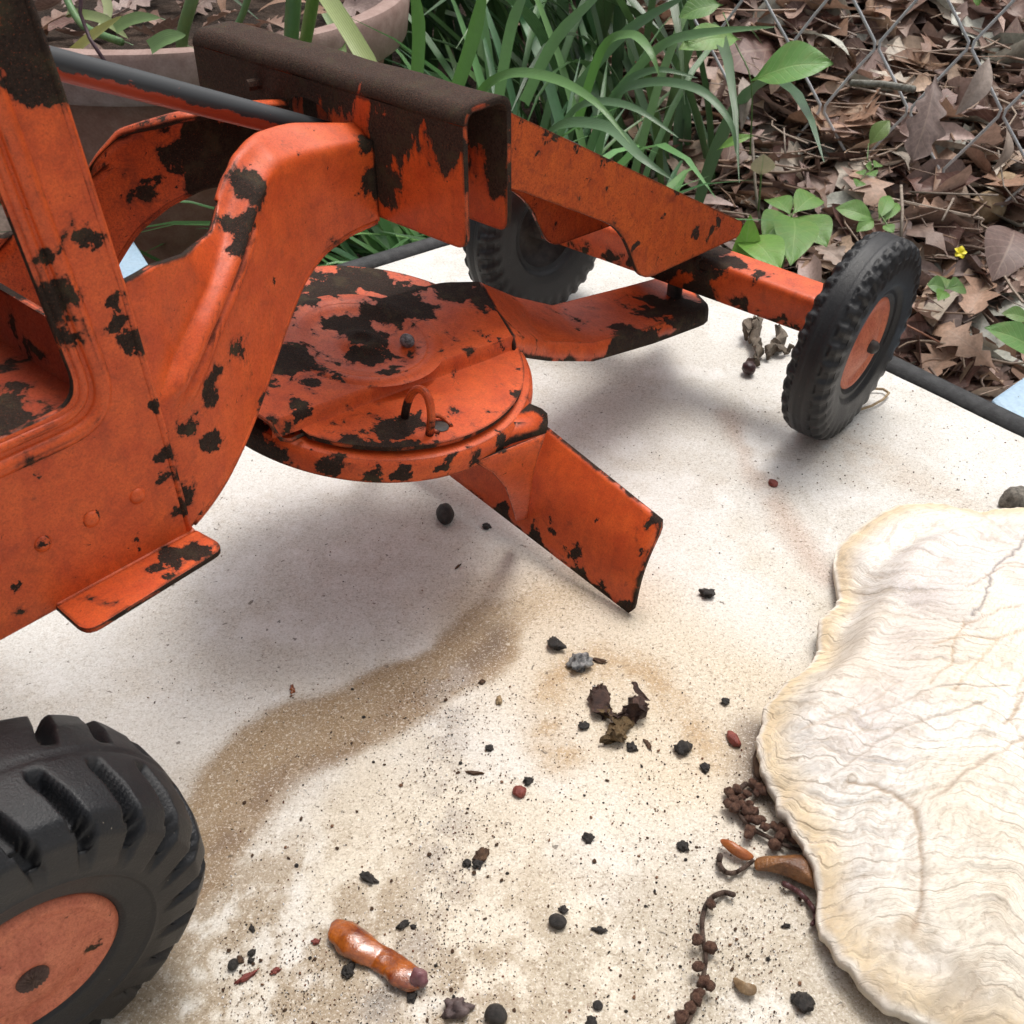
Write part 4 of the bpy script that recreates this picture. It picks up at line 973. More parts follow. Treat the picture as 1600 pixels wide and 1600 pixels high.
crumb(576, 1374, 21, M_black, 'dark_crumb', 'elongated black crumb on a brown smudge above the amber pod', 'crumb', el=(1.2, .6, .5))
crumb(544, 1520, 19, M_black, 'dark_crumb', 'black lump to the lower left of the amber pod', 'crumb', el=(.8, 1.1, .6))
crumb(644, 1560, 14, M_black, 'dark_crumb', 'black grain below the amber pod', 'crumb')
crumb(630, 1447, 17, M_black, 'dark_grain', 'oval black grain above the right end of the amber pod', 'crumb', el=(1.1, .55, .5))
crumb(646, 1449, 8, M_black, 'dark_grain', 'smaller grain touching the oval black grain', 'crumb')
crumb(365, 1510, 18, M_black, 'black_seed', 'black egg-shaped seed beside the tractor wheel', 'seed', el=(.8, 1, .7), rough=.1)
crumb(376, 1501, 11, M_brown, 'dark_grain', 'brown grain between the egg-shaped black seed and two black grains', 'crumb')
crumb(392, 1502, 9, M_black, 'dark_grain', 'lower of two black grains beside the tractor wheel', 'crumb')
crumb(394, 1490, 10, M_black, 'dark_grain', 'upper of two black grains beside the tractor wheel', 'crumb')
crumb(386, 1528, 32, M_red, 'husk', 'thin pinkish red husk below the black seeds by the tractor wheel', 'husk', el=(1, .22, .25))
crumb(430, 1519, 14, M_red, 'husk', 'short dark red husk right of the thin pinkish husk', 'husk', el=(1, .5, .4))
crumb(394, 1452, 13, M_black, 'dark_crumb', 'black crumb with a pale tip higher up beside the tractor wheel', 'crumb', el=(1, .5, .4))
crumb(493, 1473, 10, M_red, 'red_crumb', 'red crumb left of the amber pod', 'crumb')
crumb(457, 1078, 13, M_orange_b, 'amber_crumb', 'orange speck on clean white beyond the brown stain band', 'crumb', el=(.6, 1.2, .5))
crumb(716, 886, 14, M_brown, 'twig_fragment', 'tiny curved twig under the turntable shadow', 'twig', el=(1, .25, .25))
crumb(1254, 1570, 27, M_black, 'black_lump', 'crumbly black lump near the shell at the bottom', 'lump', rough=.7)
crumb(1243, 1563, 14, M_black, 'black_lump', 'smaller black lump joined to the crumbly lump by the shell', 'lump', rough=.6)
crumb(1067, 1325, 17, M_black, 'dark_crumb', 'bluish black crumb left of the torn brown leaf', 'crumb')
crumb(1228, 1448, 11, M_black, 'dark_crumb', 'short dark sliver beside the curved tendril under the shell', 'crumb', el=(.5, 1.2, .4))
crumb(1588, 790, 40, simple('lichened_stone', (.10, .09, .075), (.42, .38, .32), 9, .7, .05, .9), 'lichened_stone', 'mottled grey stone lying against the top of the shell', 'stone', el=(1.3, .9, .8), sub=3, rough=.3)

# medium crumbs: individuals nothing tells apart
def outside(u, v):
    if u < 340 and v > 1100: return True
    if u > 1180 and v > 800 and u > 1290 - abs(v - 1150) * .1: return True
    if u > 1290 and v > 780: return True
    return False
k = 0; cm = []
for i in range(4): 
    b = blob((0, 0, 0), (1, 1, .6), rg_, .5, 1); me = bpy.data.meshes.new('crumb%d' % i); b.to_mesh(me); b.free(); cm.append(me)
mats4 = [M_black, M_brown, M_brown, simple('rusty_crumb', (.12, .05, .02), (.24, .12, .06), 8, .5)]
for me, mt in zip(cm, mats4): me.materials.append(mt)
while k < 150:
    u, v = rg_.uniform(330, 1290), rg_.uniform(1060, 1620)
    if rg_.random() > (v - 1000) / 450 * (.4 + .6 * (math.sin(u * .013 + 1) * .5 + .5)) or outside(u, v): continue
    p = wz(u, v); s = rg_.uniform(3.5, 8) / FPX * np.linalg.norm(p - C3)
    o = bpy.data.objects.new('plant_crumb', rg_.choice(cm)); COL.objects.link(o)
    o.location = (p[0] * S, p[1] * S, s * .25 * S); o.scale = (s, s * rg_.uniform(.45, 1), s * .8); o.rotation_euler = (0, 0, rg_.random() * 6.28)
    tag(o, 'tiny dark crumb of plant debris among many on the speckled table', 'crumb', 'dark crumbs scattered on the table'); k += 1
# grit nobody could count
V = []; F = []; rs = np.random.RandomState(5)
def grit(n, reg, smin, smax, cond=None):
    c_ = 0
    while c_ < n:
        u, v = rs.uniform(reg[0], reg[2]), rs.uniform(reg[1], reg[3])
        if outside(u, v) or (cond and rs.rand() > cond(u, v)): continue
        c_ += 1; p = wz(u, v); s = rs.uniform(smin, smax) / FPX * np.linalg.norm(p - C3) * .5; a = rs.rand() * 6.28; e = rs.uniform(.35, 1); b = len(V)
        for k_ in range(5):
            t = a + k_ * 2 * math.pi / 5; x, y = s * math.cos(t - a), s * e * math.sin(t - a) * rs.uniform(.7, 1.2)
            V.append(((p[0] + x * math.cos(a) - y * math.sin(a)) * S, (p[1] + x * math.sin(a) + y * math.cos(a)) * S, .012 * S))
        V.append((p[0] * S, p[1] * S, (.02 + s * .6) * S))
        for k_ in range(5): F.append((b + k_, b + (k_ + 1) % 5, b + 5))
clus = lambda u, v: .15 + .85 * max(math.exp(-((u - 700) / 70) ** 2) * .9, math.exp(-((u - 500) / 160) ** 2 - ((v - 1540) / 90) ** 2), math.exp(-((u - 1150) / 130) ** 2 - ((v - 1480) / 110) ** 2) * .8, math.exp(-((u - 320) / 80) ** 2 - ((v - 1520) / 80) ** 2))
grit(3600, (180, 1060, 1330, 1640), 1.2, 3.6, clus)
grit(420, (600, 1120, 1180, 1640), 2, 4.5)
grit(350, (340, 650, 1600, 1100), 1.2, 3.2)
grit(110, (1150, 560, 1600, 800), 1.5, 3.5)
gm_ = mesh('grit', V, F); pal = np.array([(.02, .016, .014), (.07, .04, .025), (.14, .09, .05), (.22, .15, .09), (.05, .045, .04), (.16, .06, .03)]); set_tint(gm_, np.repeat(pal[rs.randint(0, 6, len(V) // 6)], 6, axis=0))
N = NT('mixed_grit'); N.l(N.n('ShaderNodeAttribute', attribute_name='tint').outputs['Color'], N.b.inputs['Base Color']); N.set(rough=.6)
tag(obj('grit', gm_, N.m), 'fine dark grit and frass speckling the stained table', 'grit', kind='stuff')
V = []; F = []; grit(500, (330, 1060, 1280, 1640), 1.5, 4.5, clus)
tag(obj('pale_grit', mesh('pale_grit', V, F), simple('pale_grit', (.75, .72, .68), (.85, .83, .8), 8, .4)), 'pale sand grains among the grime on the table', 'grit', kind='stuff')

# amber pod (two-lobed, glossy)
def path3(pts, z, n=None): return [tuple(wz(u, v, zz)[:2]) + (zz,) for (u, v), zz in zip(pts, z)]
def pod():
    pa = [(522, 1438), (532, 1448), (548, 1462), (568, 1478), (590, 1490), (608, 1502), (626, 1515), (645, 1526), (658, 1530)]
    w_ = [.07, .20, .25, .24, .17, .19, .23, .20, .10]; z = [.14, .2, .22, .2, .15, .18, .20, .2, .17]
    q_ = np.linspace(0, 1, 34); q0 = np.linspace(0, 1, 9); p3 = np.array(path3(pa, z)); me = tube([tuple(np.interp(q, q0, p3[:, k]) for k in range(3)) for q in q_], list(np.interp(q_, q0, w_)), 26)
    for v in me.vertices:
        nn = mnoise.noise(v.co / S * 3.5) * .07 + abs(mnoise.noise(v.co / S * 11)) * .07 - .02; v.co += v.normal * nn * S
        v.co.z = max(v.co.z * .52, .01 * S)
    return me
pr = obj('amber_pod', pod(), M_orange_b, smooth='all', sub=1); tag(pr, 'glossy amber-brown curled seed pod on the near part of the table', 'seed pod')
obj('pod_tip', blob(tuple(wz(655, 1528, .2)), (.28, .24, .30), rg_, .3, 3), simple('pod_tip_purple', (.16, .06, .07), (.30, .16, .16), 6, .3), pr, smooth='all')

# withered flower
wf = empty('withered_flower', tuple(wz(962, 1120) * S)); tag(wf, 'withered dark brown flower with crumpled petals below the blade tip', 'dead flower')
def crumple(pts, w, mat, name, parent, z=.12, flat=.35):
    ww = np.interp(np.linspace(0, 1, 14), np.linspace(0, 1, len(w)), w) * 1.15; me = tube([tuple(p) for p in np.array([[np.interp(q, np.linspace(0, 1, len(pts)), [wz(u, v, z)[k] for u, v in pts]) for k in range(3)] for q in np.linspace(0, 1, 14)])], ww, 14); o0 = np.array(parent.location)
    for v in me.vertices:
        n = Vector((mnoise.noise(v.co / S * 4), mnoise.noise(v.co / S * 4 + Vector((9, 0, 0))), mnoise.noise(v.co / S * 5 + Vector((0, 7, 0)))))
        n2 = Vector((mnoise.noise(v.co / S * 11), mnoise.noise(v.co / S * 12 + Vector((3, 0, 0))), mnoise.noise(v.co / S * 10 + Vector((0, 5, 0))))); v.co += (n * .20 + n2 * .10) * S; v.co.z = max((v.co.z - z * S) * flat * 2 + z * S, .01 * S); v.co -= parent.location
    return obj(name, me, mat, parent, smooth=True, sub=0, angle=50)
Mwf = simple('withered_petal', (.035, .018, .014), (.10, .05, .035), 6, .4, .04, .8); Mwf2 = simple('withered_olive', (.09, .055, .02), (.20, .13, .06), 6, .45, .04, .8)
crumple([(930, 1072), (935, 1088), (940, 1100), (948, 1112), (958, 1124)], [.06, .12, .10, .10, .08], Mwf, 'petal', wf)
crumple([(940, 1105), (952, 1118), (965, 1128), (972, 1130)], [.05, .09, .08, .04], Mwf2, 'petal', wf)
crumple([(970, 1108), (985, 1112), (998, 1106), (1008, 1100)], [.10, .18, .18, .08], Mwf, 'petal', wf, .2, .5)
crumple([(978, 1125), (968, 1138), (960, 1150), (950, 1164)], [.07, .14, .15, .07], Mwf2, 'petal', wf)
crumple([(965, 1110), (975, 1120), (985, 1126)], [.06, .10, .06], Mwf, 'petal', wf, .15)
crumple([(1003, 1098), (1006, 1085), (1000, 1072)], [.03, .02, .015], Mwf, 'stalk', wf, .2)
# dead flower stalk by the front wheel
df = empty('dried_flower_stalk', tuple(wz(1190, 540) * S)); tag(df, 'dried grey-brown flower stalk with one dark berry under the front axle', 'dead flower')
Mdf = simple('dried_grey_brown', (.11, .085, .06), (.24, .19, .14), 5, .6, .04, .8)
crumple([(1185, 560), (1182, 540), (1178, 515), (1190, 498)], [.06, .10, .12, .05], Mdf, 'petal', df, .25, .6)
crumple([(1165, 525), (1172, 510), (1185, 500)], [.06, .10, .06], Mdf, 'petal', df, .3, .6)
crumple([(1215, 512), (1222, 530), (1205, 545), (1195, 552)], [.06, .12, .08, .05], Mdf, 'petal', df, .25, .6)
crumple([(1195, 555), (1215, 548), (1240, 545)], [.05, .07, .03], Mdf, 'petal', df, .15, .6)
crumple([(1182, 558), (1174, 568), (1170, 578)], [.04, .04, .04], Mwf, 'stalk', df, .15)
bb = obj('berry', blob(tuple(wz(1170, 575, .2) - np.array(wz(1190, 540))), (.42, .36, .36), rg_, .15, 3), simple('dark_maroon', (.03, .012, .012), (.07, .03, .03), 6, .35), df, smooth='all')
# straw loop behind the front wheel
tag(obj('straw_loop', tube([tuple(wz(u, v, .1)) for u, v in [(1343, 640), (1362, 634), (1380, 624), (1389, 614), (1380, 608), (1362, 607), (1352, 610)]], .035, 6), M_tan, smooth=True), 'thin tan straw bent in a loop behind the front wheel', 'straw')

# twigs, tendrils and berries at the shell
Mtw = simple('dark_twig', (.045, .025, .018), (.10, .06, .04), 6, .5, .03, .8); Mbe = simple('brown_berry', (.09, .035, .022), (.26, .14, .09), 14, .5, .05, 1)
def smoothpath(pts, n=6):
    out = []
    for i in range(len(pts) - 1):
        p0, p1, p2, p3 = [np.array(pts[j], float) for j in (max(i - 1, 0), i, i + 1, min(i + 2, len(pts) - 1))]
        for k in range(n):
            f = k / n; out.append(.5 * ((2 * p1) + (p2 - p0) * f + (2 * p0 - 5 * p1 + 4 * p2 - p3) * f * f + (3 * p1 - p0 - 3 * p2 + p3) * f ** 3))
    out.append(np.array(pts[-1], float)); return out
def twig(name, pts, r, label, cat, berries=(), mat=Mtw, z=.1):
    e = empty(name, tuple(wz(*pts[0]) * S)); tag(e, label, cat); o0 = wz(*pts[0])
    sp_ = smoothpath(pts); obj('stem', tube([tuple(wz(u, v, z + .04 * math.sin(i * .9)) - o0) for i, (u, v) in enumerate(sp_)], [r * (1 - .4 * i / len(sp_)) for i in range(len(sp_))], 8), mat, e, smooth='all')
    for (u, v, px) in berries:
        p = wz(u, v, .12 + rg_.random() * .12) - o0; s = px / FPX * 19
        obj('berry', blob(tuple(p), (s, s, s * .9), rg_, .55, 2), Mbe, e, smooth='all')
    return e
twig('berry_twig', [(1165, 1225), (1145, 1245), (1150, 1262), (1170, 1290), (1200, 1308), (1230, 1322), (1258, 1330)], .05, 'dark twig crowded with tiny brown berries beside the shell', 'twig',
     [(1140, 1238, 17), (1150, 1234, 16), (1146, 1250, 16), (1138, 1256, 16), (1148, 1262, 17), (1158, 1258, 16), (1160, 1246, 13), (1168, 1240, 13), (1165, 1266, 16), (1170, 1256, 13), (1176, 1268, 16), (1172, 1278, 15), (1182, 1282, 16), (1190, 1280, 12), (1195, 1292, 14), (1172, 1298, 18), (1170, 1304, 14), (1208, 1290, 13), (1220, 1296, 18), (1228, 1300, 18), (1236, 1306, 18), (1218, 1308, 15), (1242, 1312, 14), (1210, 1320, 18), (1176, 1225, 17), (1186, 1230, 15), (1194, 1236, 15), (1182, 1238, 13)])
twig('berry_stalk', [(1146, 1398), (1130, 1395), (1112, 1403), (1101, 1420), (1097, 1445), (1099, 1470), (1103, 1495), (1100, 1520), (1095, 1545), (1085, 1575), (1070, 1610)], .045, 'curved thin stalk with a few brown berries running off the bottom edge', 'twig',
     [(1111, 1413, 14), (1090, 1468, 16), (1110, 1480, 17), (1090, 1510, 15), (1100, 1535, 18), (1110, 1540, 14), (1088, 1560, 16), (1078, 1575, 18), (1065, 1590, 18), (1092, 1552, 14)])
twig('leaf_tendril', [(1125, 1337), (1124, 1350), (1133, 1362), (1147, 1364), (1162, 1356), (1178, 1344)], .05, 'hooked dark tendril curling from the torn brown leaf', 'tendril')
twig('curved_tendril', [(1225, 1381), (1245, 1392), (1262, 1408), (1273, 1425), (1274, 1436), (1268, 1445)], .05, 'reddish curved tendril lying just below the torn brown leaf', 'tendril', mat=simple('maroon_twig', (.06, .02, .02), (.12, .05, .05), 6, .45))
def flatleaf(name, px, z, mat, label, cat='leaf', lift=.25, fold=0):
    """crumpled leaf lying on the table, from its outline"""
    pts = [wz(u, v, z)[:2] for u, v in px]; c_ = np.mean(pts, axis=0); V = [(c_[0], c_[1], z + lift)]; n = len(pts); F = []
    for ring in (.5, 1.0):
        for i, p in enumerate(pts):
            q = c_ + (p - c_) * ring; zz = z + (lift * .75 if ring < 1 else .02) + .12 * mnoise.noise(Vector((q[0] * 2, q[1] * 2, 3))); V.append((q[0], q[1], max(zz, .03)))
    for i in range(n):
        j = (i + 1) % n; F.append((0, 1 + i, 1 + j)); F.append((1 + i, 1 + n + i, 1 + n + j, 1 + j))
    o = obj(name, mesh(name, sm(V), F), mat, smooth='all', solid=.04, sub=2); return tag(o, label, cat)
M_leafb = simple('amber_brown_leaf', (.12, .045, .014), (.30, .13, .04), 2.2, .35, .04, .6, spec=.6)
flatleaf('torn_brown_leaf', [(1176, 1346), (1182, 1338), (1215, 1340), (1250, 1334), (1290, 1345), (1300, 1372), (1290, 1400), (1272, 1392), (1245, 1380), (1215, 1366), (1190, 1360), (1178, 1362)], .12, M_leafb, 'torn amber brown leaf half hidden under the shell')
flatleaf('petiole_piece', [(1121, 1316), (1128, 1312), (1150, 1325), (1170, 1336), (1182, 1338), (1172, 1348), (1150, 1342), (1132, 1330)], .1, simple('orange_brown_stem', (.25, .06, .015), (.42, .13, .03), 4, .3, spec=.6), 'orange-brown leaf stalk left of the torn brown leaf', 'leaf stalk', .15)
flatleaf('wedged_brown_leaf', [(1283, 1455), (1295, 1462), (1330, 1490), (1352, 1520), (1340, 1527), (1320, 1515), (1298, 1495), (1288, 1478)], .15, M_leafb, 'narrow brown leaf edge sticking out from beneath the shell lower down', 'leaf', .1)
flatleaf('curled_leaf_scrap', [(1143, 1525), (1150, 1522), (1158, 1540), (1172, 1545), (1182, 1538), (1184, 1552), (1176, 1560), (1160, 1556), (1150, 1545)], .08, simple('tan_scrap', (.16, .10, .05), (.32, .22, .12), 5, .5), 'small curled tan leaf scrap beside the berry stalk', 'leaf', .12)
flatleaf('dark_moss_scrap', [(1178, 1176), (1186, 1166), (1192, 1180), (1192, 1210), (1186, 1226), (1178, 1215), (1175, 1195)], .05, M_brown, 'dark mouldy scrap tucked against the shell edge', 'scrap', .15)
# =================================================================== GROUND AND GARDEN BEHIND (metres)
GZ = -.34
def ground_z(x, y):
    t = max(0, y - .80); b = t * t / (t + .10) * .50
    return GZ + min(b, .75 + (t - 1.6) * .1 if t > 1.6 else 9) + .02 * mnoise.noise(Vector((x * 4, y * 4, 1)))
def ground_mesh():
    xs = np.concatenate([np.linspace(-30, -1.6, 14), np.linspace(-1.5, 1.8, 150), np.linspace(1.9, 30, 14)]); ys = np.concatenate([np.linspace(-12, .1, 8), np.linspace(.15, 3.4, 150), np.linspace(3.6, 45, 16)])
    V = [(x, y, ground_z(x, y) + .008 * mnoise.noise(Vector((x * 30, y * 30, 5)))) for x in xs for y in ys]; ny = len(ys)
    F = [(i * ny + j, (i + 1) * ny + j, (i + 1) * ny + j + 1, i * ny + j + 1) for i in range(len(xs) - 1) for j in range(ny - 1)]
    return mesh('ground', V, F)
N = NT('leafy_soil'); P = N.coords((1, 1, 1)); n = N.noise(P, 25, 6, .7); n2 = N.noise(P, 120, 4, .7)
c = N.ramp(n, [(.3, (.012, .008, .006)), (.5, (.035, .022, .015)), (.68, (.09, .058, .042))]); c = N.mix(N.rng(n2, .55, .7, 0, .5), c, (.14, .095, .07))
N.set(color=c, rough=.85, spec=.2)
b = N.n('ShaderNodeBump'); N.l(n2, b.inputs['Height']); b.inputs['Strength'].default_value = .8; b.inputs['Distance'].default_value = .01; N.l(b.outputs[0], N.b.inputs['Normal'])
gr = obj('ground', ground_mesh(), N.m, smooth='all'); tag(gr, 'dark soil bank covered in leaf litter behind the table', kind='structure')
def hit(u, v):
    d = ray(u, v); d = d / d[1]
    for k in range(1200):
        yy = .30 + k * .004; p = np.array([0, 0, .15]) + d * yy
        if p[2] < ground_z(p[0], p[1]): return p
    return np.array([0, 0, .15]) + d * 4
rL = random.Random(11); rsL = np.random.RandomState(12)
OAK = [(0, .03), (.08, .05), (.16, .16), (.24, .38), (.30, .16), (.38, .42), (.46, .62), (.52, .26), (.60, .50), (.68, .80), (.75, .34), (.83, .42), (.90, .50), (.96, .2), (1, .02)]
OVAL = [(0, .03), (.06, .05), (.12, .2), (.22, .55), (.35, .85), (.5, 1.0), (.65, .92), (.8, .62), (.9, .34), (1, .02)]
LANCE = [(0, .03), (.05, .1), (.15, .45), (.3, .85), (.45, 1), (.6, .9), (.75, .65), (.9, .3), (1, .02)]
def leaf_geo(prof, L, W, rnd, curl=.5, nv=2, twist=.3, asym=True):
    """curled leaf blade: rows along its length, 2*nv columns across, plus uv"""
    V = []; F = []; UV = []; c1 = rnd.uniform(-curl, curl) * 2.2; c2 = rnd.uniform(-.1, 1) * curl; tw = rnd.uniform(-twist, twist); a = 0; x = z = 0; pt = 0
    for i, (t, w) in enumerate(prof):
        dt = t - pt; pt = t; a = c1 * (t - .5); x += dt * L * math.cos(a); z += dt * L * math.sin(a)
        for k in range(-nv, nv + 1):
            s = k / nv; ww = w * W / 2 * (1 + (rnd.uniform(-.25, .25) if asym and abs(k) == nv else 0))
            y = s * ww; zz = z + abs(s) ** 1.5 * ww * c2 + math.sin(t * 9 + k) * W * .02
            yr = y * math.cos(tw * (t - .5) * 2) - 0; zr_ = zz + y * math.sin(tw * (t - .5) * 2)
            V.append((x - L / 2, yr, zr_)); UV.append((s * .5 + .5, t))
    m = 2 * nv + 1
    for i in range(len(prof) - 1):
        for k in range(m - 1): F.append((i * m + k, i * m + k + 1, (i + 1) * m + k + 1, (i + 1) * m + k))
    return V, F, UV
def put_uv(me, UV):
    ul = me.uv_layers.new(name='UVMap'); li = np.zeros(len(me.loops), int); me.loops.foreach_get('vertex_index', li)
    ul.data.foreach_set('uv', np.array(UV, dtype=np.float32)[li].ravel())
BROWNS = [tuple(min(.66, c * 2.1) for c in q) for q in [(.23, .155, .125), (.30, .21, .17), (.16, .095, .07), (.36, .27, .22), (.20, .115, .075), (.27, .17, .12), (.115, .07, .055), (.42, .33, .27), (.33, .22, .155), (.25, .18, .16), (.19, .135, .12), (.10, .05, .04)]]
M_dead = attr_leaf('dead_leaf', rough=.5, spec=.4, mott=.45, trans=.12, veins=.3, veinc=(.50, .38, .30))
def rotm(rnd, tilt=.6): return Matrix.Rotation(rnd.random() * 6.283, 3, 'Z') @ Matrix.Rotation(rnd.gauss(0, tilt), 3, 'X') @ Matrix.Rotation(rnd.gauss(0, tilt * .6), 3, 'Y')
variants = []
for k in range(26):
    pr_ = [OAK, OAK, OAK, OVAL, LANCE][k % 5]; L = rL.uniform(.055, .10); W = L * (rL.uniform(.55, .75) if pr_ is OAK else .42 if pr_ is OVAL else .24)
    V, F, UV = leaf_geo(pr_, L, W, rL, .6); me = mesh('dead_leaf', V, F); cc = BROWNS[k % len(BROWNS)]; set_tint(me, cc); put_uv(me, UV); me.materials.append(M_dead); me.polygons.foreach_set('use_smooth', [True] * len(me.polygons)); variants.append(me)
def spot(view=True):
    while True:
        if view:
            u = rL.uniform(960, 1700); v = rL.uniform(-60, 700) if rL.random() > .12 else rL.uniform(-60, 300)
            if v > 700: continue
            p = hit(u, v)
        else:
            x, y = rL.uniform(-1.5, 1.9), rL.uniform(.25, 2.8); p = np.array([x, y, ground_z(x, y)])
        q = np.array([p[0] / S, p[1] / S, 0]) - CORNER; a, b = -(q @ dB), -(q @ dA)
        if a > -3 and b > -3 and a < TL and b < TW: continue
        return p
for k in range(290):
    p = spot(); o = bpy.data.objects.new('dead_leaf', rL.choice(variants)); COL.objects.link(o)
    m = rotm(rL, .5).to_4x4(); o.matrix_world = Matrix.Translation((p[0], p[1], p[2] + rL.uniform(.012, .045))) @ m @ Matrix.Scale(rL.uniform(.65, 1.15), 4)
    d_ = p[1]; zone = 'close beyond the table rim' if d_ < .72 else 'at the foot of the bank' if d_ < .95 else 'on the slope behind the wire' if d_ < 1.15 else 'high on the leafy bank'
    vi = variants.index(o.data); br = sum(BROWNS[vi % len(BROWNS)]); tone = 'pale tan' if br > .95 else 'dark brown' if br < .5 else 'mid brown'
    tag(o, '%s %s fallen leaf %s' % (tone, ['lobed', 'deeply lobed', 'ragged lobed', 'oval', 'narrow'][vi % 5], zone), 'dead leaf', 'dead leaves in the litter')
def joined(n, maker, name, mat, label, cat, view=.6, hmin=0, hmax=.025, tilt=.45):
    AV = []; AF = []; AC = []; AU = []; b = 0
    for k in range(n):
        p = spot(rL.random() < view); V, F, UV, cc = maker(); m = rotm(rL, tilt); sc = rL.uniform(.7, 1.15)
        off = Vector((p[0], p[1], p[2] + rL.uniform(hmin, hmax)))
        for v in V: AV.append(m @ (Vector(v) * sc) + off)
        AF += [tuple(i + b for i in f) for f in F]; b += len(V); AC += [cc] * len(V); AU += UV
    me = mesh(name, AV, AF); set_tint(me, AC); put_uv(me, AU); me.polygons.foreach_set('use_smooth', [True] * len(me.polygons))
    return tag(obj(name, me, mat), label, cat, kind='stuff')
def mk_leaf():
    pr_ = rL.choice([OAK[::2] + [OAK[-1]], OAK, OVAL[::2] + [OVAL[-1]], LANCE[::2]]); L = rL.uniform(.045, .11); c_ = rL.choice(BROWNS); j = rL.uniform(.45, 1.15)
    V, F, UV = leaf_geo(pr_, L, L * rL.uniform(.32, .72), rL, .9, 1); return V, F, UV, tuple(x * j for x in c_)
joined(3600, mk_leaf, 'leaf_litter', M_dead, 'layer of dead brown leaves covering the soil', 'leaf litter')
def mk_needle():
    L = rL.uniform(.03, .12); w = rL.uniform(.0004, .0014); bend = rL.uniform(-.25, .25) * L; V = []; F = []; UV = []
    for i in range(5):
        t = i / 4; y = bend * (1 - (2 * t - 1) ** 2)
        for q in ((-w, 0), (w, 0), (0, w * 1.6)): V.append(((t - .5) * L, y + q[0], q[1])); UV.append((.5, t))
    for i in range(4):
        for k in range(3): F.append((i * 3 + k, i * 3 + (k + 1) % 3, (i + 1) * 3 + (k + 1) % 3, (i + 1) * 3 + k))
    c_ = rL.choice([(.30, .16, .09), (.36, .25, .17), (.22, .12, .07), (.16, .11, .09), (.45, .36, .28)]); return V, F, UV, c_
joined(1100, mk_needle, 'needle_litter', M_dead, 'pine needles and fine twigs mixed through the leaf litter', 'needles', hmin=.01, hmax=.045, tilt=.22)

# hero dead leaves, twigs, pebbles
def frame_leaf(name, base, tip, W, prof, tint, mat, parent=None, label=None, cat=None, bend=.12, up=(0, -.5, 1), nv=3, cup=.15, rnd=None):
    """leaf from base to tip (points in metres)"""
    b, t = Vector(base), Vector(tip); ax = t - b; L = ax.length; ax.normalize(); upv = Vector(up); s = ax.cross(upv).normalized(); n = s.cross(ax).normalized(); V = []; F = []; UV = []; rnd = rnd or rL
    o0 = Vector((0, 0, 0)) if parent is None else parent.location
    for i, (tt_, w) in enumerate(prof):
        for k in range(-nv, nv + 1):
            q = k / nv; p = b + ax * (tt_ * L) + n * (bend * L * math.sin(math.pi * tt_)) + s * (q * w * W / 2) + n * (abs(q) * w * W * cup + .02 * W * math.sin(tt_ * 14 + k * 2))
            V.append(p - o0); UV.append((q * .5 + .5, tt_))
    m = 2 * nv + 1
    for i in range(len(prof) - 1):
        for k in range(m - 1): F.append((i * m + k, i * m + k + 1, (i + 1) * m + k + 1, (i + 1) * m + k))
    me = mesh(name, V, F); put_uv(me, UV); set_tint(me, tint); o = obj(name, me, mat, parent, smooth='all', sub=1)
    if label: tag(o, label, cat)
    return o
def pm(u, v, d): return tuple(wd(u, v, d * 100) * S)          # photo point at depth d metres
frame_leaf('oak_leaf', pm(1462, 118, .98), pm(1425, 252, .93), .055, OAK, (.30, .215, .19), M_dead, label='large grey-brown lobed oak leaf standing against the wire fence', cat='dead leaf', up=(0, -1, .4), bend=.08)
frame_leaf('curled_leaf', pm(1545, 90, 1.0), pm(1492, 180, .97), .022, LANCE, (.52, .42, .36), M_dead, label='pale curled narrow leaf caught on the fence right of the oak leaf', cat='dead leaf', up=(.3, -1, .4), bend=.15)
frame_leaf('curled_leaf', pm(1572, 200, .95), pm(1550, 268, .93), .014, LANCE, (.46, .36, .29), M_dead, label='thin twisted tan leaf below the pale curled leaf', cat='dead leaf', up=(.5, -1, .2), bend=.2)
frame_leaf('oak_leaf', pm(1455, 490, .86), pm(1518, 475, .90), .042, OAK, (.62, .50, .42), M_dead, label='pale skeletal oak leaf on the litter right of the front wheel', cat='dead leaf', bend=.05)
frame_leaf('oak_leaf', pm(1270, 385, .85), pm(1320, 415, .82), .036, OAK, (.42, .31, .25), M_dead, label='tan lobed leaf lying between the green weed and the front wheel', cat='dead leaf', bend=.1)
frame_leaf('curled_leaf', pm(1160, 120, .9), pm(1158, 205, .86), .012, LANCE, (.40, .32, .27), M_dead, label='hanging narrow tan leaf among the strap leaves right of the clump', cat='dead leaf', up=(0, -1, .3), bend=.2)
frame_leaf('dead_leaf', pm(1585, 360, .86), pm(1550, 440, .80), .045, OVAL, (.22, .14, .12), M_dead, label='dark folded oval leaf at the right edge above the table rim', cat='dead leaf', bend=.15)
M_stone = simple('tan_pebble', (.30, .20, .11), (.48, .36, .22), 1.2, .75, .05, .6); M_stone2 = simple('white_pebble', (.42, .40, .37), (.62, .60, .56), 1.5, .7, .05, .6)
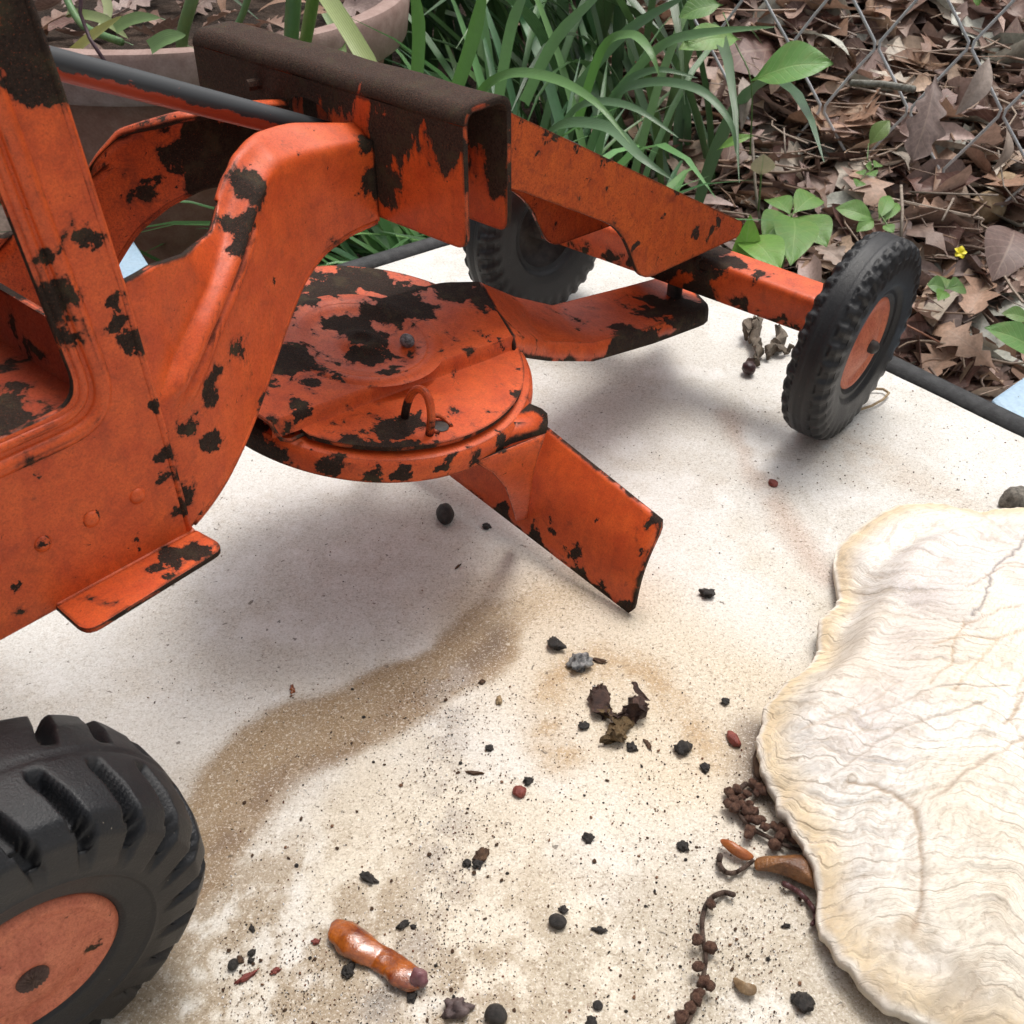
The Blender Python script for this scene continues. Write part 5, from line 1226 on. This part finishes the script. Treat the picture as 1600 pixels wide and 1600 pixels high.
for (u, v, px, mt, lb) in [(1300, 298, 34, M_stone, 'mossy tan pebble left of centre under the fence'), (1562, 312, 46, M_stone, 'round speckled tan pebble below another at the right edge'), (1590, 272, 40, M_stone2, 'pale round pebble uppermost at the right edge'),
                           (1455, 318, 40, M_stone2, 'whitish pebble under the fence in the middle'), (1535, 345, 52, M_stone, 'flat yellowish stone left of the round speckled pebble'), (1285, 345, 30, simple('dark_pebble', (.05, .045, .045), (.12, .11, .11), 2, .7), 'dark grey pebble beside the green weed'), (1592, 190, 20, simple('lichen', (.35, .42, .38), (.5, .58, .52), 6, .8), 'lump of pale green lichen at the right edge')]:
    p = hit(u, v + px * .3); s = px / FPX * np.linalg.norm(p - np.array([0, 0, .15])) / S
    tag(obj('pebble', blob((0, 0, 0), (s, s * .85, s * .85), rL, .18, 3), mt, smooth='all', loc=(p[0], p[1], p[2] + s * .3 * S + .012)), lb, 'pebble')
def stick(name, pts, r, mat, label, cat='twig'):
    return tag(obj(name, tube([tuple(np.array(pm(*p)) / S) for p in pts], r, 7), mat, smooth='all'), label, cat)
M_tw = simple('grey_twig', (.22, .17, .13), (.40, .33, .27), 3, .7); M_tw2 = simple('lichened_twig', (.16, .14, .11), (.42, .42, .37), 2.5, .8, .05, 1)
stick('twig', [(1408, 290, .88), (1410, 330, .84), (1408, 372, .82)], .13, M_tw, 'upright pale stick just above the front wheel')
stick('twig', [(1330, 130, 1.02), (1380, 132, 1.0), (1428, 140, .97)], .32, M_tw2, 'thick lichen covered twig behind the fence beside the oak leaf')
stick('twig', [(1420, 300, .93), (1490, 303, .92), (1560, 305, .91)], .09, M_tw, 'straight thin stick lying under the fence right of centre')
stick('twig', [(1490, 310, .9), (1472, 345, .87)], .10, M_tw, 'short leaning stick beside the whitish pebble')
stick('twig', [(1560, 235, .95), (1568, 290, .92), (1590, 318, .9)], .07, M_tw, 'thin bent stem in front of the round pebble')
stick('twig', [(1175, 215, .8), (1180, 290, .78), (1188, 350, .76)], .11, M_tw, 'dry upright stem beside the strap leaves')
stick('twig', [(1225, 200, .98), (1227, 240, .95)], .07, M_tw, 'short hooked reddish stem hanging under the fence')
stick('twig', [(1410, 505, .80), (1440, 520, .80), (1468, 535, .79)], .08, simple('reddish_needle', (.30, .12, .07), (.45, .22, .14), 3, .6), 'reddish pine needle behind the front wheel hub')

# =================================================================== CHAIN-LINK FENCE
M_wire = simple('galvanised_wire', (.62, .63, .64), (.75, .77, .79), 1.2, .4, .01, .3, spec=.6)
fence = empty('chain_link_fence', tuple(pm(1370, 72, 1.05))); tag(fence, 'galvanised chain-link fence at the foot of the leafy bank', 'fence')
fo = Vector(pm(1370, 72, 1.05)); diag_h = .0792; diag_v = .112; fdir = Vector((math.cos(R(28)), -math.sin(R(28)), 0)); fup = Vector((0, .02, 1)); 
def fpt(i, j, off=0):   # i: horizontal half-diagonals, j: vertical half-diagonals
    p = fdir * (i * diag_h / 2) + fup * (j * diag_v / 2) + Vector((0, 0, .20 * i * diag_h / 2 * .6)); nrm = Vector((-fdir.y, fdir.x, 0)) * -1
    return p + nrm * off
def wob(x): return .0012 * mnoise.noise(Vector((x * 3.3, x * 1.7, 2)))
for i in range(-5, 14):
    pts = []
    for j in range(-4, 9):
        s = ((i + j) % 2); a = fpt(i + s, j, .0016 * (1 if j % 2 else -1)); 
        if j > -4:
            pa = fpt(i + ((i + j - 1) % 2), j - 1, .0016 * (1 if (j - 1) % 2 else -1))
            for t in (.06, .5, .94): pts.append(pa * (1 - t) + a * t + Vector((wob(i + j + t), wob(j * 2 + t), 0)))
    pts = [p / S for p in pts]
    if i % 1 == 0: obj('wire', tube(pts, .14, 7), M_wire, fence, smooth='all')

# =================================================================== STRAP-LEAVED PLANTS
M_strap = attr_leaf('strap_leaf', stripes=True, rough=.34, spec=.6, trans=.25, mott=.12, bumps=.25)
M_green = attr_leaf('green_leaf', rough=.38, spec=.5, trans=.3, mott=.15, bumps=.7, veins=.5, veinc=(.30, .46, .16))
def strap(parent, base, heading, lean, L, W, droop, tint, rnd, nseg=11):
    o0 = parent.location; d = Vector((math.cos(heading), math.sin(heading), 0)); s = Vector((-d.y, d.x, 0)); p = Vector(base); el = lean; V = []; F = []; UV = []; tw = rnd.uniform(-.5, .5)
    for i in range(nseg + 1):
        t = i / nseg; w = W * min(1, .55 + t * 2.2) * (1 if t < .7 else max(.04, max(0, 1 - (t - .7) / .3) ** .8)); tdir = d * math.cos(el) + Vector((0, 0, math.sin(el))); nrm = s.cross(tdir) * -1
        sa = (s * math.cos(tw * t) + nrm * math.sin(tw * t))
        for k in (-1, 0, 1): V.append(p + sa * (k * w / 2) + nrm * (abs(k) * w * .16) - o0); UV.append((k * .5 + .5, t))
        p = p + tdir * (L / nseg); el -= droop / nseg * (.4 + 1.5 * t)
    for i in range(nseg):
        for k in (0, 1): F.append((i * 3 + k, i * 3 + k + 1, (i + 1) * 3 + k + 1, (i + 1) * 3 + k))
    me = mesh('leaf', V, F); put_uv(me, UV); set_tint(me, tint); me.polygons.foreach_set('use_smooth', [True] * len(me.polygons)); return obj('leaf', me, M_strap, parent)
def clump(x, y, n, label, spread=.05, L=(.26, .42), tintk=1.0, hd=None, W=(.006, .0105), lean=(.9, 1.5), seed=1, name='strap_leaf_clump', droop=(.8, 2.2)):
    rnd = random.Random(seed); z = ground_z(x, y); e = empty(name, (x, y, z)); tag(e, label, 'plant')
    for k in range(n):
        h = rnd.uniform(0, 6.283) if hd is None else rnd.gauss(hd[0], hd[1]); r = spread * math.sqrt(rnd.random()); a = rnd.random() * 6.283; g = rnd.uniform(.9, 2.2) * tintk
        if x + math.cos(h) * .24 > .15: h = math.pi - h + rnd.uniform(-.6, .6)
        base_t = rnd.choice([(.075, .17, .055), (.095, .21, .07), (.060, .15, .065), (.13, .25, .08), (.05, .12, .04)])
        strap(e, (x + r * math.cos(a), y + r * math.sin(a), z), h, rnd.uniform(*lean), rnd.uniform(*L), rnd.uniform(*W), rnd.uniform(*droop), tuple(c * g for c in base_t), rnd)
    return e
clump(.00, .64, 130, 'dense green strap-leaved clump directly behind the far table corner', .05, (.28, .38), seed=1, W=(.0045, .0085), lean=(.85, 1.5), tintk=1.15)
c2_ = clump(.06, .64, 150, 'strap-leaved clump arching to the right behind the nose of the toy', .04, (.24, .34), seed=2, W=(.004, .0075), lean=(.6, 1.5), droop=(1.0, 2.6), tintk=1.15)
clump(-.065, .70, 80, 'strap-leaved clump between the planter and the middle clump', .045, (.28, .38), tintk=.95, seed=3, W=(.005, .009))
clump(.02, .78, 110, 'taller strap-leaved clump at the back reaching above the frame', .06, (.34, .46), tintk=1.05, seed=4, lean=(1.0, 1.55), W=(.005, .009))
clump(-.075, .575, 26, 'low drooping strap leaves seen below the channel against the table edge', .025, (.20, .27), tintk=1.5, seed=6, hd=(-1.6, .8), W=(.011, .015), lean=(1.0, 1.5), droop=(1.2, 2.2))
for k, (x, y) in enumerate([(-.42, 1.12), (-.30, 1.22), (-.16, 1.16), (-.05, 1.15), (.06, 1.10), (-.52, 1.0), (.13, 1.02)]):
    clump(x, y, 34, ['dark grassy clump far left behind the planter', 'dark grassy clump behind the left part of the planter', 'dark grassy clump behind the planter rim centre', 'dark grassy clump between planter and middle clump', 'shaded clump at the back right of the middle clump', 'dark grassy clump behind the cab pillar', 'shaded clump nearest the fence at the back'][k], .08, (.36, .55), tintk=.42, seed=20 + k, W=(.007, .012), lean=(1.0, 1.55))  # tint lowered so the shade behind the planter sits in the leaf colour
# a few strap leaves one can single out belong to the right-hand clump
def strap_px(parent, pts, W, tint):
    o0 = parent.location; sp_ = smoothpath([pm(*p) for p in pts], 5); V = []; F = []; UV = []; n = len(sp_)
    for i, p in enumerate(sp_):
        t = i / (n - 1); a = Vector(sp_[min(i + 1, n - 1)]) - Vector(sp_[max(i - 1, 0)]); a.normalize(); s = a.cross(Vector((0, -.8, .6))).normalized(); nn = s.cross(a); w = W * (1 if t < .6 else max(.05, max(0, 1 - (t - .6) / .4) ** .75))
        for k in (-1, 0, 1): V.append(Vector(p) + s * (k * w / 2) + nn * abs(k) * w * .15 - o0); UV.append((k * .5 + .5, t))
    for i in range(n - 1):
        for k in (0, 1): F.append((i * 3 + k, i * 3 + k + 1, (i + 1) * 3 + k + 1, (i + 1) * 3 + k))
    me = mesh('leaf', V, F); put_uv(me, UV); set_tint(me, tint); me.polygons.foreach_set('use_smooth', [True] * len(me.polygons)); obj('leaf', me, M_strap, parent)
G1, G2, G3 = (.12, .27, .06), (.10, .20, .085), (.16, .30, .12)
for pts, W, t in [([(740, 260, .62), (745, 160, .60), (790, 118, .58), (860, 122, .55), (930, 160, .52), (985, 225, .50)], .0075, G1), ([(900, 200, .7), (940, 80, .66), (985, 55, .64), (1015, 80, .62), (1030, 118, .61)], .0075, G1), ([(960, 150, .8), (1030, 75, .76), (1100, 52, .74), (1212, 42, .72)], .009, G3),
                  ([(840, 230, .6), (880, 195, .56), (950, 200, .53), (1000, 245, .50), (1050, 280, .49)], .008, G2), ([(900, 300, .66), (950, 165, .64), (1010, 130, .62), (1090, 140, .6), (1140, 190, .58), (1150, 240, .57)], .007, G2), ([(930, 260, .66), (960, 150, .64), (1020, 110, .63), (1090, 122, .62)], .006, G2),
                  ([(860, 250, .64), (900, 170, .6), (980, 165, .57), (1060, 215, .55)], .006, G2), ([(640, 250, .6), (655, 60, .58), (640, -40, .57)], .009, G1), ([(700, 180, .6), (740, 60, .58), (760, -40, .57)], .010, G1),
                  ([(820, 160, .65), (870, 60, .63), (950, -20, .62)], .009, G3), ([(900, 140, .72), (980, 50, .70), (1080, -10, .68)], .009, G2), ([(780, 150, .62), (800, 40, .6), (830, -30, .6)], .008, G3)]:
    strap_px(c2_, pts, W * .74, t)

# =================================================================== PLANTER
M_pot = simple('faded_terracotta', (.26, .125, .085), (.36, .20, .15), .8, .7, .04, .35); px0, py0 = -.215, .765
pot = empty('planter', (px0, py0, GZ)); tag(pot, 'large faded terracotta planter behind the toy at upper left', 'planter')
h = (-.012 - GZ) / S
obj('pot_body', lathe([(0, 0), (5.6, 0), (6.0, .4), (13.3, h - 3.0), (13.2, h - 2.6), (12.2, h - 2.6), (5.4, 1.2), (0, 1.2)], 90), M_pot, pot, smooth=True)
obj('pot_rim', lathe([(13.2, h - 3.0), (14.4, h - 2.9), (14.6, h - 2.6), (14.9, h - .5), (14.7, h - .1), (14.2, h), (13.6, h - .1), (13.3, h - .5), (13.0, h - 2.6)], 90), simple('faded_rim', (.30, .19, .16), (.42, .29, .25), .9, .6, .04, .35), pot, smooth=True)
obj('potting_soil', lathe([(0, h - 1.6), (13.2, h - 1.9)], 60), bpy.data.materials['leafy_soil'], pot)
pp = empty('potted_plant', (px0, py0, GZ + (h - 2) * S)); tag(pp, 'lanky pale green plant with long stalks growing in the terracotta planter', 'plant')
GS = [(.20, .34, .14), (.26, .38, .12), (.16, .30, .12), (.34, .36, .14)]
for pts, r, t in [([(290, 95, .66), (284, 60, .66), (300, 0, .65), (310, -40, .65)], .35, 0), ([(453, 90, .64), (456, 40, .63), (461, -40, .62)], .42, 0), ([(472, 90, .66), (482, 40, .65), (494, -30, .64)], .36, 1), ([(100, -10, .7), (130, 40, .68), (190, 66, .66)], .22, 2), ([(360, 60, .7), (380, 20, .7), (395, -30, .7)], .2, 2)]:
    sp_ = smoothpath([pm(*p) for p in pts], 5); me = tube([tuple((np.array(p) - np.array(pp.location)) / S) for p in sp_], r, 9); set_tint(me, GS[t]); obj('stalk', me, M_green, pp, smooth='all')
for pts, W, t in [([(500, -20, .64), (540, 40, .60), (580, 105, .57), (592, 112, .56)], .009, (.34, .40, .14)), ([(100, 95, .66), (140, 60, .65), (190, 25, .64)], .006, (.45, .45, .12)), ([(180, 45, .66), (210, 30, .66), (250, 28, .65)], .007, (.22, .34, .12)), ([(235, 75, .62), (260, 60, .62), (290, 55, .62)], .008, (.20, .34, .12)), ([(105, 20, .7), (160, 30, .68), (200, 60, .66)], .006, (.3, .36, .14)), ([(360, 300, .62), (350, 340, .60), (335, 390, .58)], .006, (.20, .36, .14)), ([(510, 20, .7), (530, 60, .68), (540, 100, .66)], .006, (.2, .3, .1)), ([(160, -20, .75), (170, 20, .72), (150, 50, .7)], .006, (.3, .33, .14))]:
    strap_px(pp, pts, W, t)
M_vine = simple('purple_stem', (.05, .02, .03), (.10, .05, .06), 4, .5)
obj('stalk', tube([tuple((np.array(pm(*p)) - np.array(pp.location)) / S) for p in [(128, -20, .6), (125, 20, .6), (140, 60, .59), (170, 105, .58)]], .1, 7), M_vine, pp, smooth='all')
for k in range(46):      # litter lying in the planter
    a = rL.random() * 6.283; r = .12 * math.sqrt(rL.random()); o = bpy.data.objects.new('dead_leaf', rL.choice(variants)); COL.objects.link(o)
    o.matrix_world = Matrix.Translation((px0 + r * math.cos(a), py0 + r * math.sin(a), GZ + (h - 1.3) * S + rL.uniform(0, .012))) @ rotm(rL, .35).to_4x4() @ Matrix.Scale(.42, 4)
    o.data = variants[(11, 2, 6, 4, 22, 18)[k % 6]]
    ang = math.degrees(a) % 360; wh = ['against its right rim', 'towards its far right side', 'towards its far left side', 'against its left rim', 'near its front left lip', 'near its front right lip'][int(ang // 60)] if r > .05 else 'around its middle stems'
    tag(o, '%s dry leaf inside the terracotta planter %s' % (['tan', 'dark brown', 'brown'][k % 3], wh), 'dead leaf', 'dead leaves in the planter')

# =================================================================== WEEDS
def weed(name, label, stems, leaves, tint=(.16, .33, .07)):
    p0 = leaves[0][0]; e = empty(name, pm(*p0)); tag(e, label, 'weed')
    for pts, r in stems:
        me = tube([tuple((np.array(p) - np.array(e.location)) / S) for p in smoothpath([pm(*q) for q in pts], 4)], r, 7); set_tint(me, (.18, .28, .10)); obj('stem', me, M_green, e, smooth='all')
    for L_ in leaves:
        b_, t_, W = L_[:3]; c_ = L_[3] if len(L_) > 3 else tint
        frame_leaf('leaf', pm(*b_), pm(*t_), W, OVAL, c_, M_green, e, bend=.10, up=(0, -.6, 1), cup=.12)
d_ = .74
weed('five_leaf_weed', 'bright green weed with five spreading leaflets behind the front axle', [([(1237, 336, d_), (1232, 380, d_), (1215, 440, d_)], .08)],
     [((1236, 338, d_), (1200, 312, .78), .020), ((1237, 336, d_), (1276, 308, .78), .022), ((1234, 340, d_), (1192, 375, .70), .027), ((1238, 340, d_), (1235, 415, .66), .032), ((1240, 340, d_), (1292, 386, .70), .030)])
weed('broad_leaf_weed', 'light green broad leaves rising beside the nose tip of the toy', [([(1165, 400, .62), (1160, 440, .62)], .1)],
     [((1160, 372, .62), (1218, 425, .57), .026, (.20, .40, .07)), ((1150, 425, .62), (1172, 335, .60), .018, (.22, .42, .08)), ((1170, 395, .66), (1225, 400, .62), .02, (.14, .30, .06))])
weed('twining_vine', 'thin vine with pointed green leaves climbing in front of the fence', [([(1172, 240, .74), (1174, 130, .74), (1150, 70, .76), (1130, 20, .78)], .05)],
     [((1174, 127, .74), (1302, 100, .72), .036, (.16, .36, .08)), ((1157, 62, .76), (1060, 78, .74), .024, (.20, .38, .09)), ((1120, 235, .74), (1178, 212, .74), .008, (.22, .42, .08)), ((1130, 8, .8), (1060, 28, .8), .022, (.15, .30, .08))])
weed('three_leaf_weed', 'small weed with pointed leaves just above the front wheel', [([(1372, 330, .80), (1385, 350, .78), (1392, 366, .77)], .06)],
     [((1366, 345, .79), (1305, 325, .80), .020), ((1366, 345, .79), (1338, 362, .78), .012), ((1372, 345, .79), (1390, 306, .82), .012), ((1378, 350, .79), (1404, 318, .82), .010), ((1380, 352, .78), (1396, 364, .77), .01)])
weed('edge_leaf_weed', 'single large green leaf poking in at the right edge', [([(1640, 560, .66), (1600, 540, .66)], .08)], [((1630, 560, .66), (1538, 512, .66), .024, (.16, .34, .09)), ((1610, 500, .72), (1565, 490, .72), .014, (.16, .3, .08))])
weed('ground_weed', 'low crinkled green seedling on the litter right of the front wheel', [([(1478, 455, .82), (1475, 470, .81)], .05)],
     [((1478, 452, .82), (1448, 445, .82), .018, (.14, .28, .08)), ((1478, 452, .82), (1508, 450, .83), .018, (.14, .28, .08)), ((1478, 452, .82), (1480, 436, .84), .016, (.16, .3, .09)), ((1476, 455, .82), (1465, 470, .80), .012, (.16, .34, .06))])
weed('grey_green_sprig', 'tiny round-leaved sprig under the fence', [([(1340, 285, .92), (1365, 262, .94)], .04)], [((1345, 283, .92), (1338, 292, .91), .012), ((1350, 275, .92), (1340, 268, .93), .010), ((1356, 270, .93), (1368, 276, .92), .012), ((1362, 264, .94), (1352, 258, .94), .010), ((1365, 262, .94), (1374, 256, .95), .010)])
weed('tall_leaf_weed', 'upright yellow-green leaf standing against the fence left of the oak leaf', [([(1355, 250, .9), (1357, 225, .92)], .05)], [((1357, 228, .92), (1390, 188, .93), .016, (.20, .30, .08))])
weed('top_corner_weed', 'green leaf tip at the very top right edge of the view', [([(1520, -30, 1.0), (1522, -10, 1.0)], .05)], [((1515, -20, 1.0), (1530, 8, 1.0), .022)])
weed('budded_weed', 'withered bud on a dry stem left of the five-leaf weed', [([(1185, 330, .76), (1188, 290, .76), (1190, 262, .76)], .07)], [((1188, 275, .76), (1193, 240, .76), .018, (.75, .62, .42))])
yf = empty('yellow_flower', pm(1500, 396, .82)); tag(yf, 'tiny bright yellow flower on the leaf litter', 'flower')
Myf = simple('yellow_petal', (.80, .66, .01), (.85, .72, .03), 4, .5)
for k in range(5):
    a = k * 1.2566; c_ = pm(1500, 396, .82); t_ = (c_[0] + .0055 * math.cos(a), c_[1] + .004 * math.sin(a), c_[2] + .004 * math.sin(a) + .001)
    o = frame_leaf('petal', c_, t_, .005, OVAL, (.8, .7, .05), Myf, yf, bend=.1, nv=1)
# pale blue boards beside the table
Mblue = simple('pale_blue_paint', (.33, .47, .60), (.42, .55, .66), .6, .55, .03, .3)
def slab_px(name, px, z, label):
    pts = []
    for u, v in px: d = ray(u, v); t = (z - .15) / d[2]; pts.append(np.array([0, 0, .15]) + d * t)
    c_ = np.mean(pts, axis=0); V = [p - c_ for p in pts] + [p - c_ - np.array([0, 0, .02]) for p in pts]; n = len(pts)
    F = [tuple(range(n)), tuple(range(n, 2 * n))[::-1]] + [(i, n + i, n + (i + 1) % n, (i + 1) % n) for i in range(n)]
    bm = bmesh.new(); me = mesh(name, V, F); bm.from_mesh(me); bmesh.ops.recalc_face_normals(bm, faces=bm.faces)
    return tag(obj(name, bm, Mblue, loc=tuple(c_), bevel=.2), label, 'board')
slab_px('blue_board', [(1548, 622), (1620, 572), (1760, 640), (1760, 760), (1660, 740)], -.06, 'pale blue painted board beyond the black table rim at right')
slab_px('blue_board', [(60, 330), (190, 345), (270, 470), (270, 540), (60, 540)], -.10, 'weathered blue-grey board on the ground left of the planter')
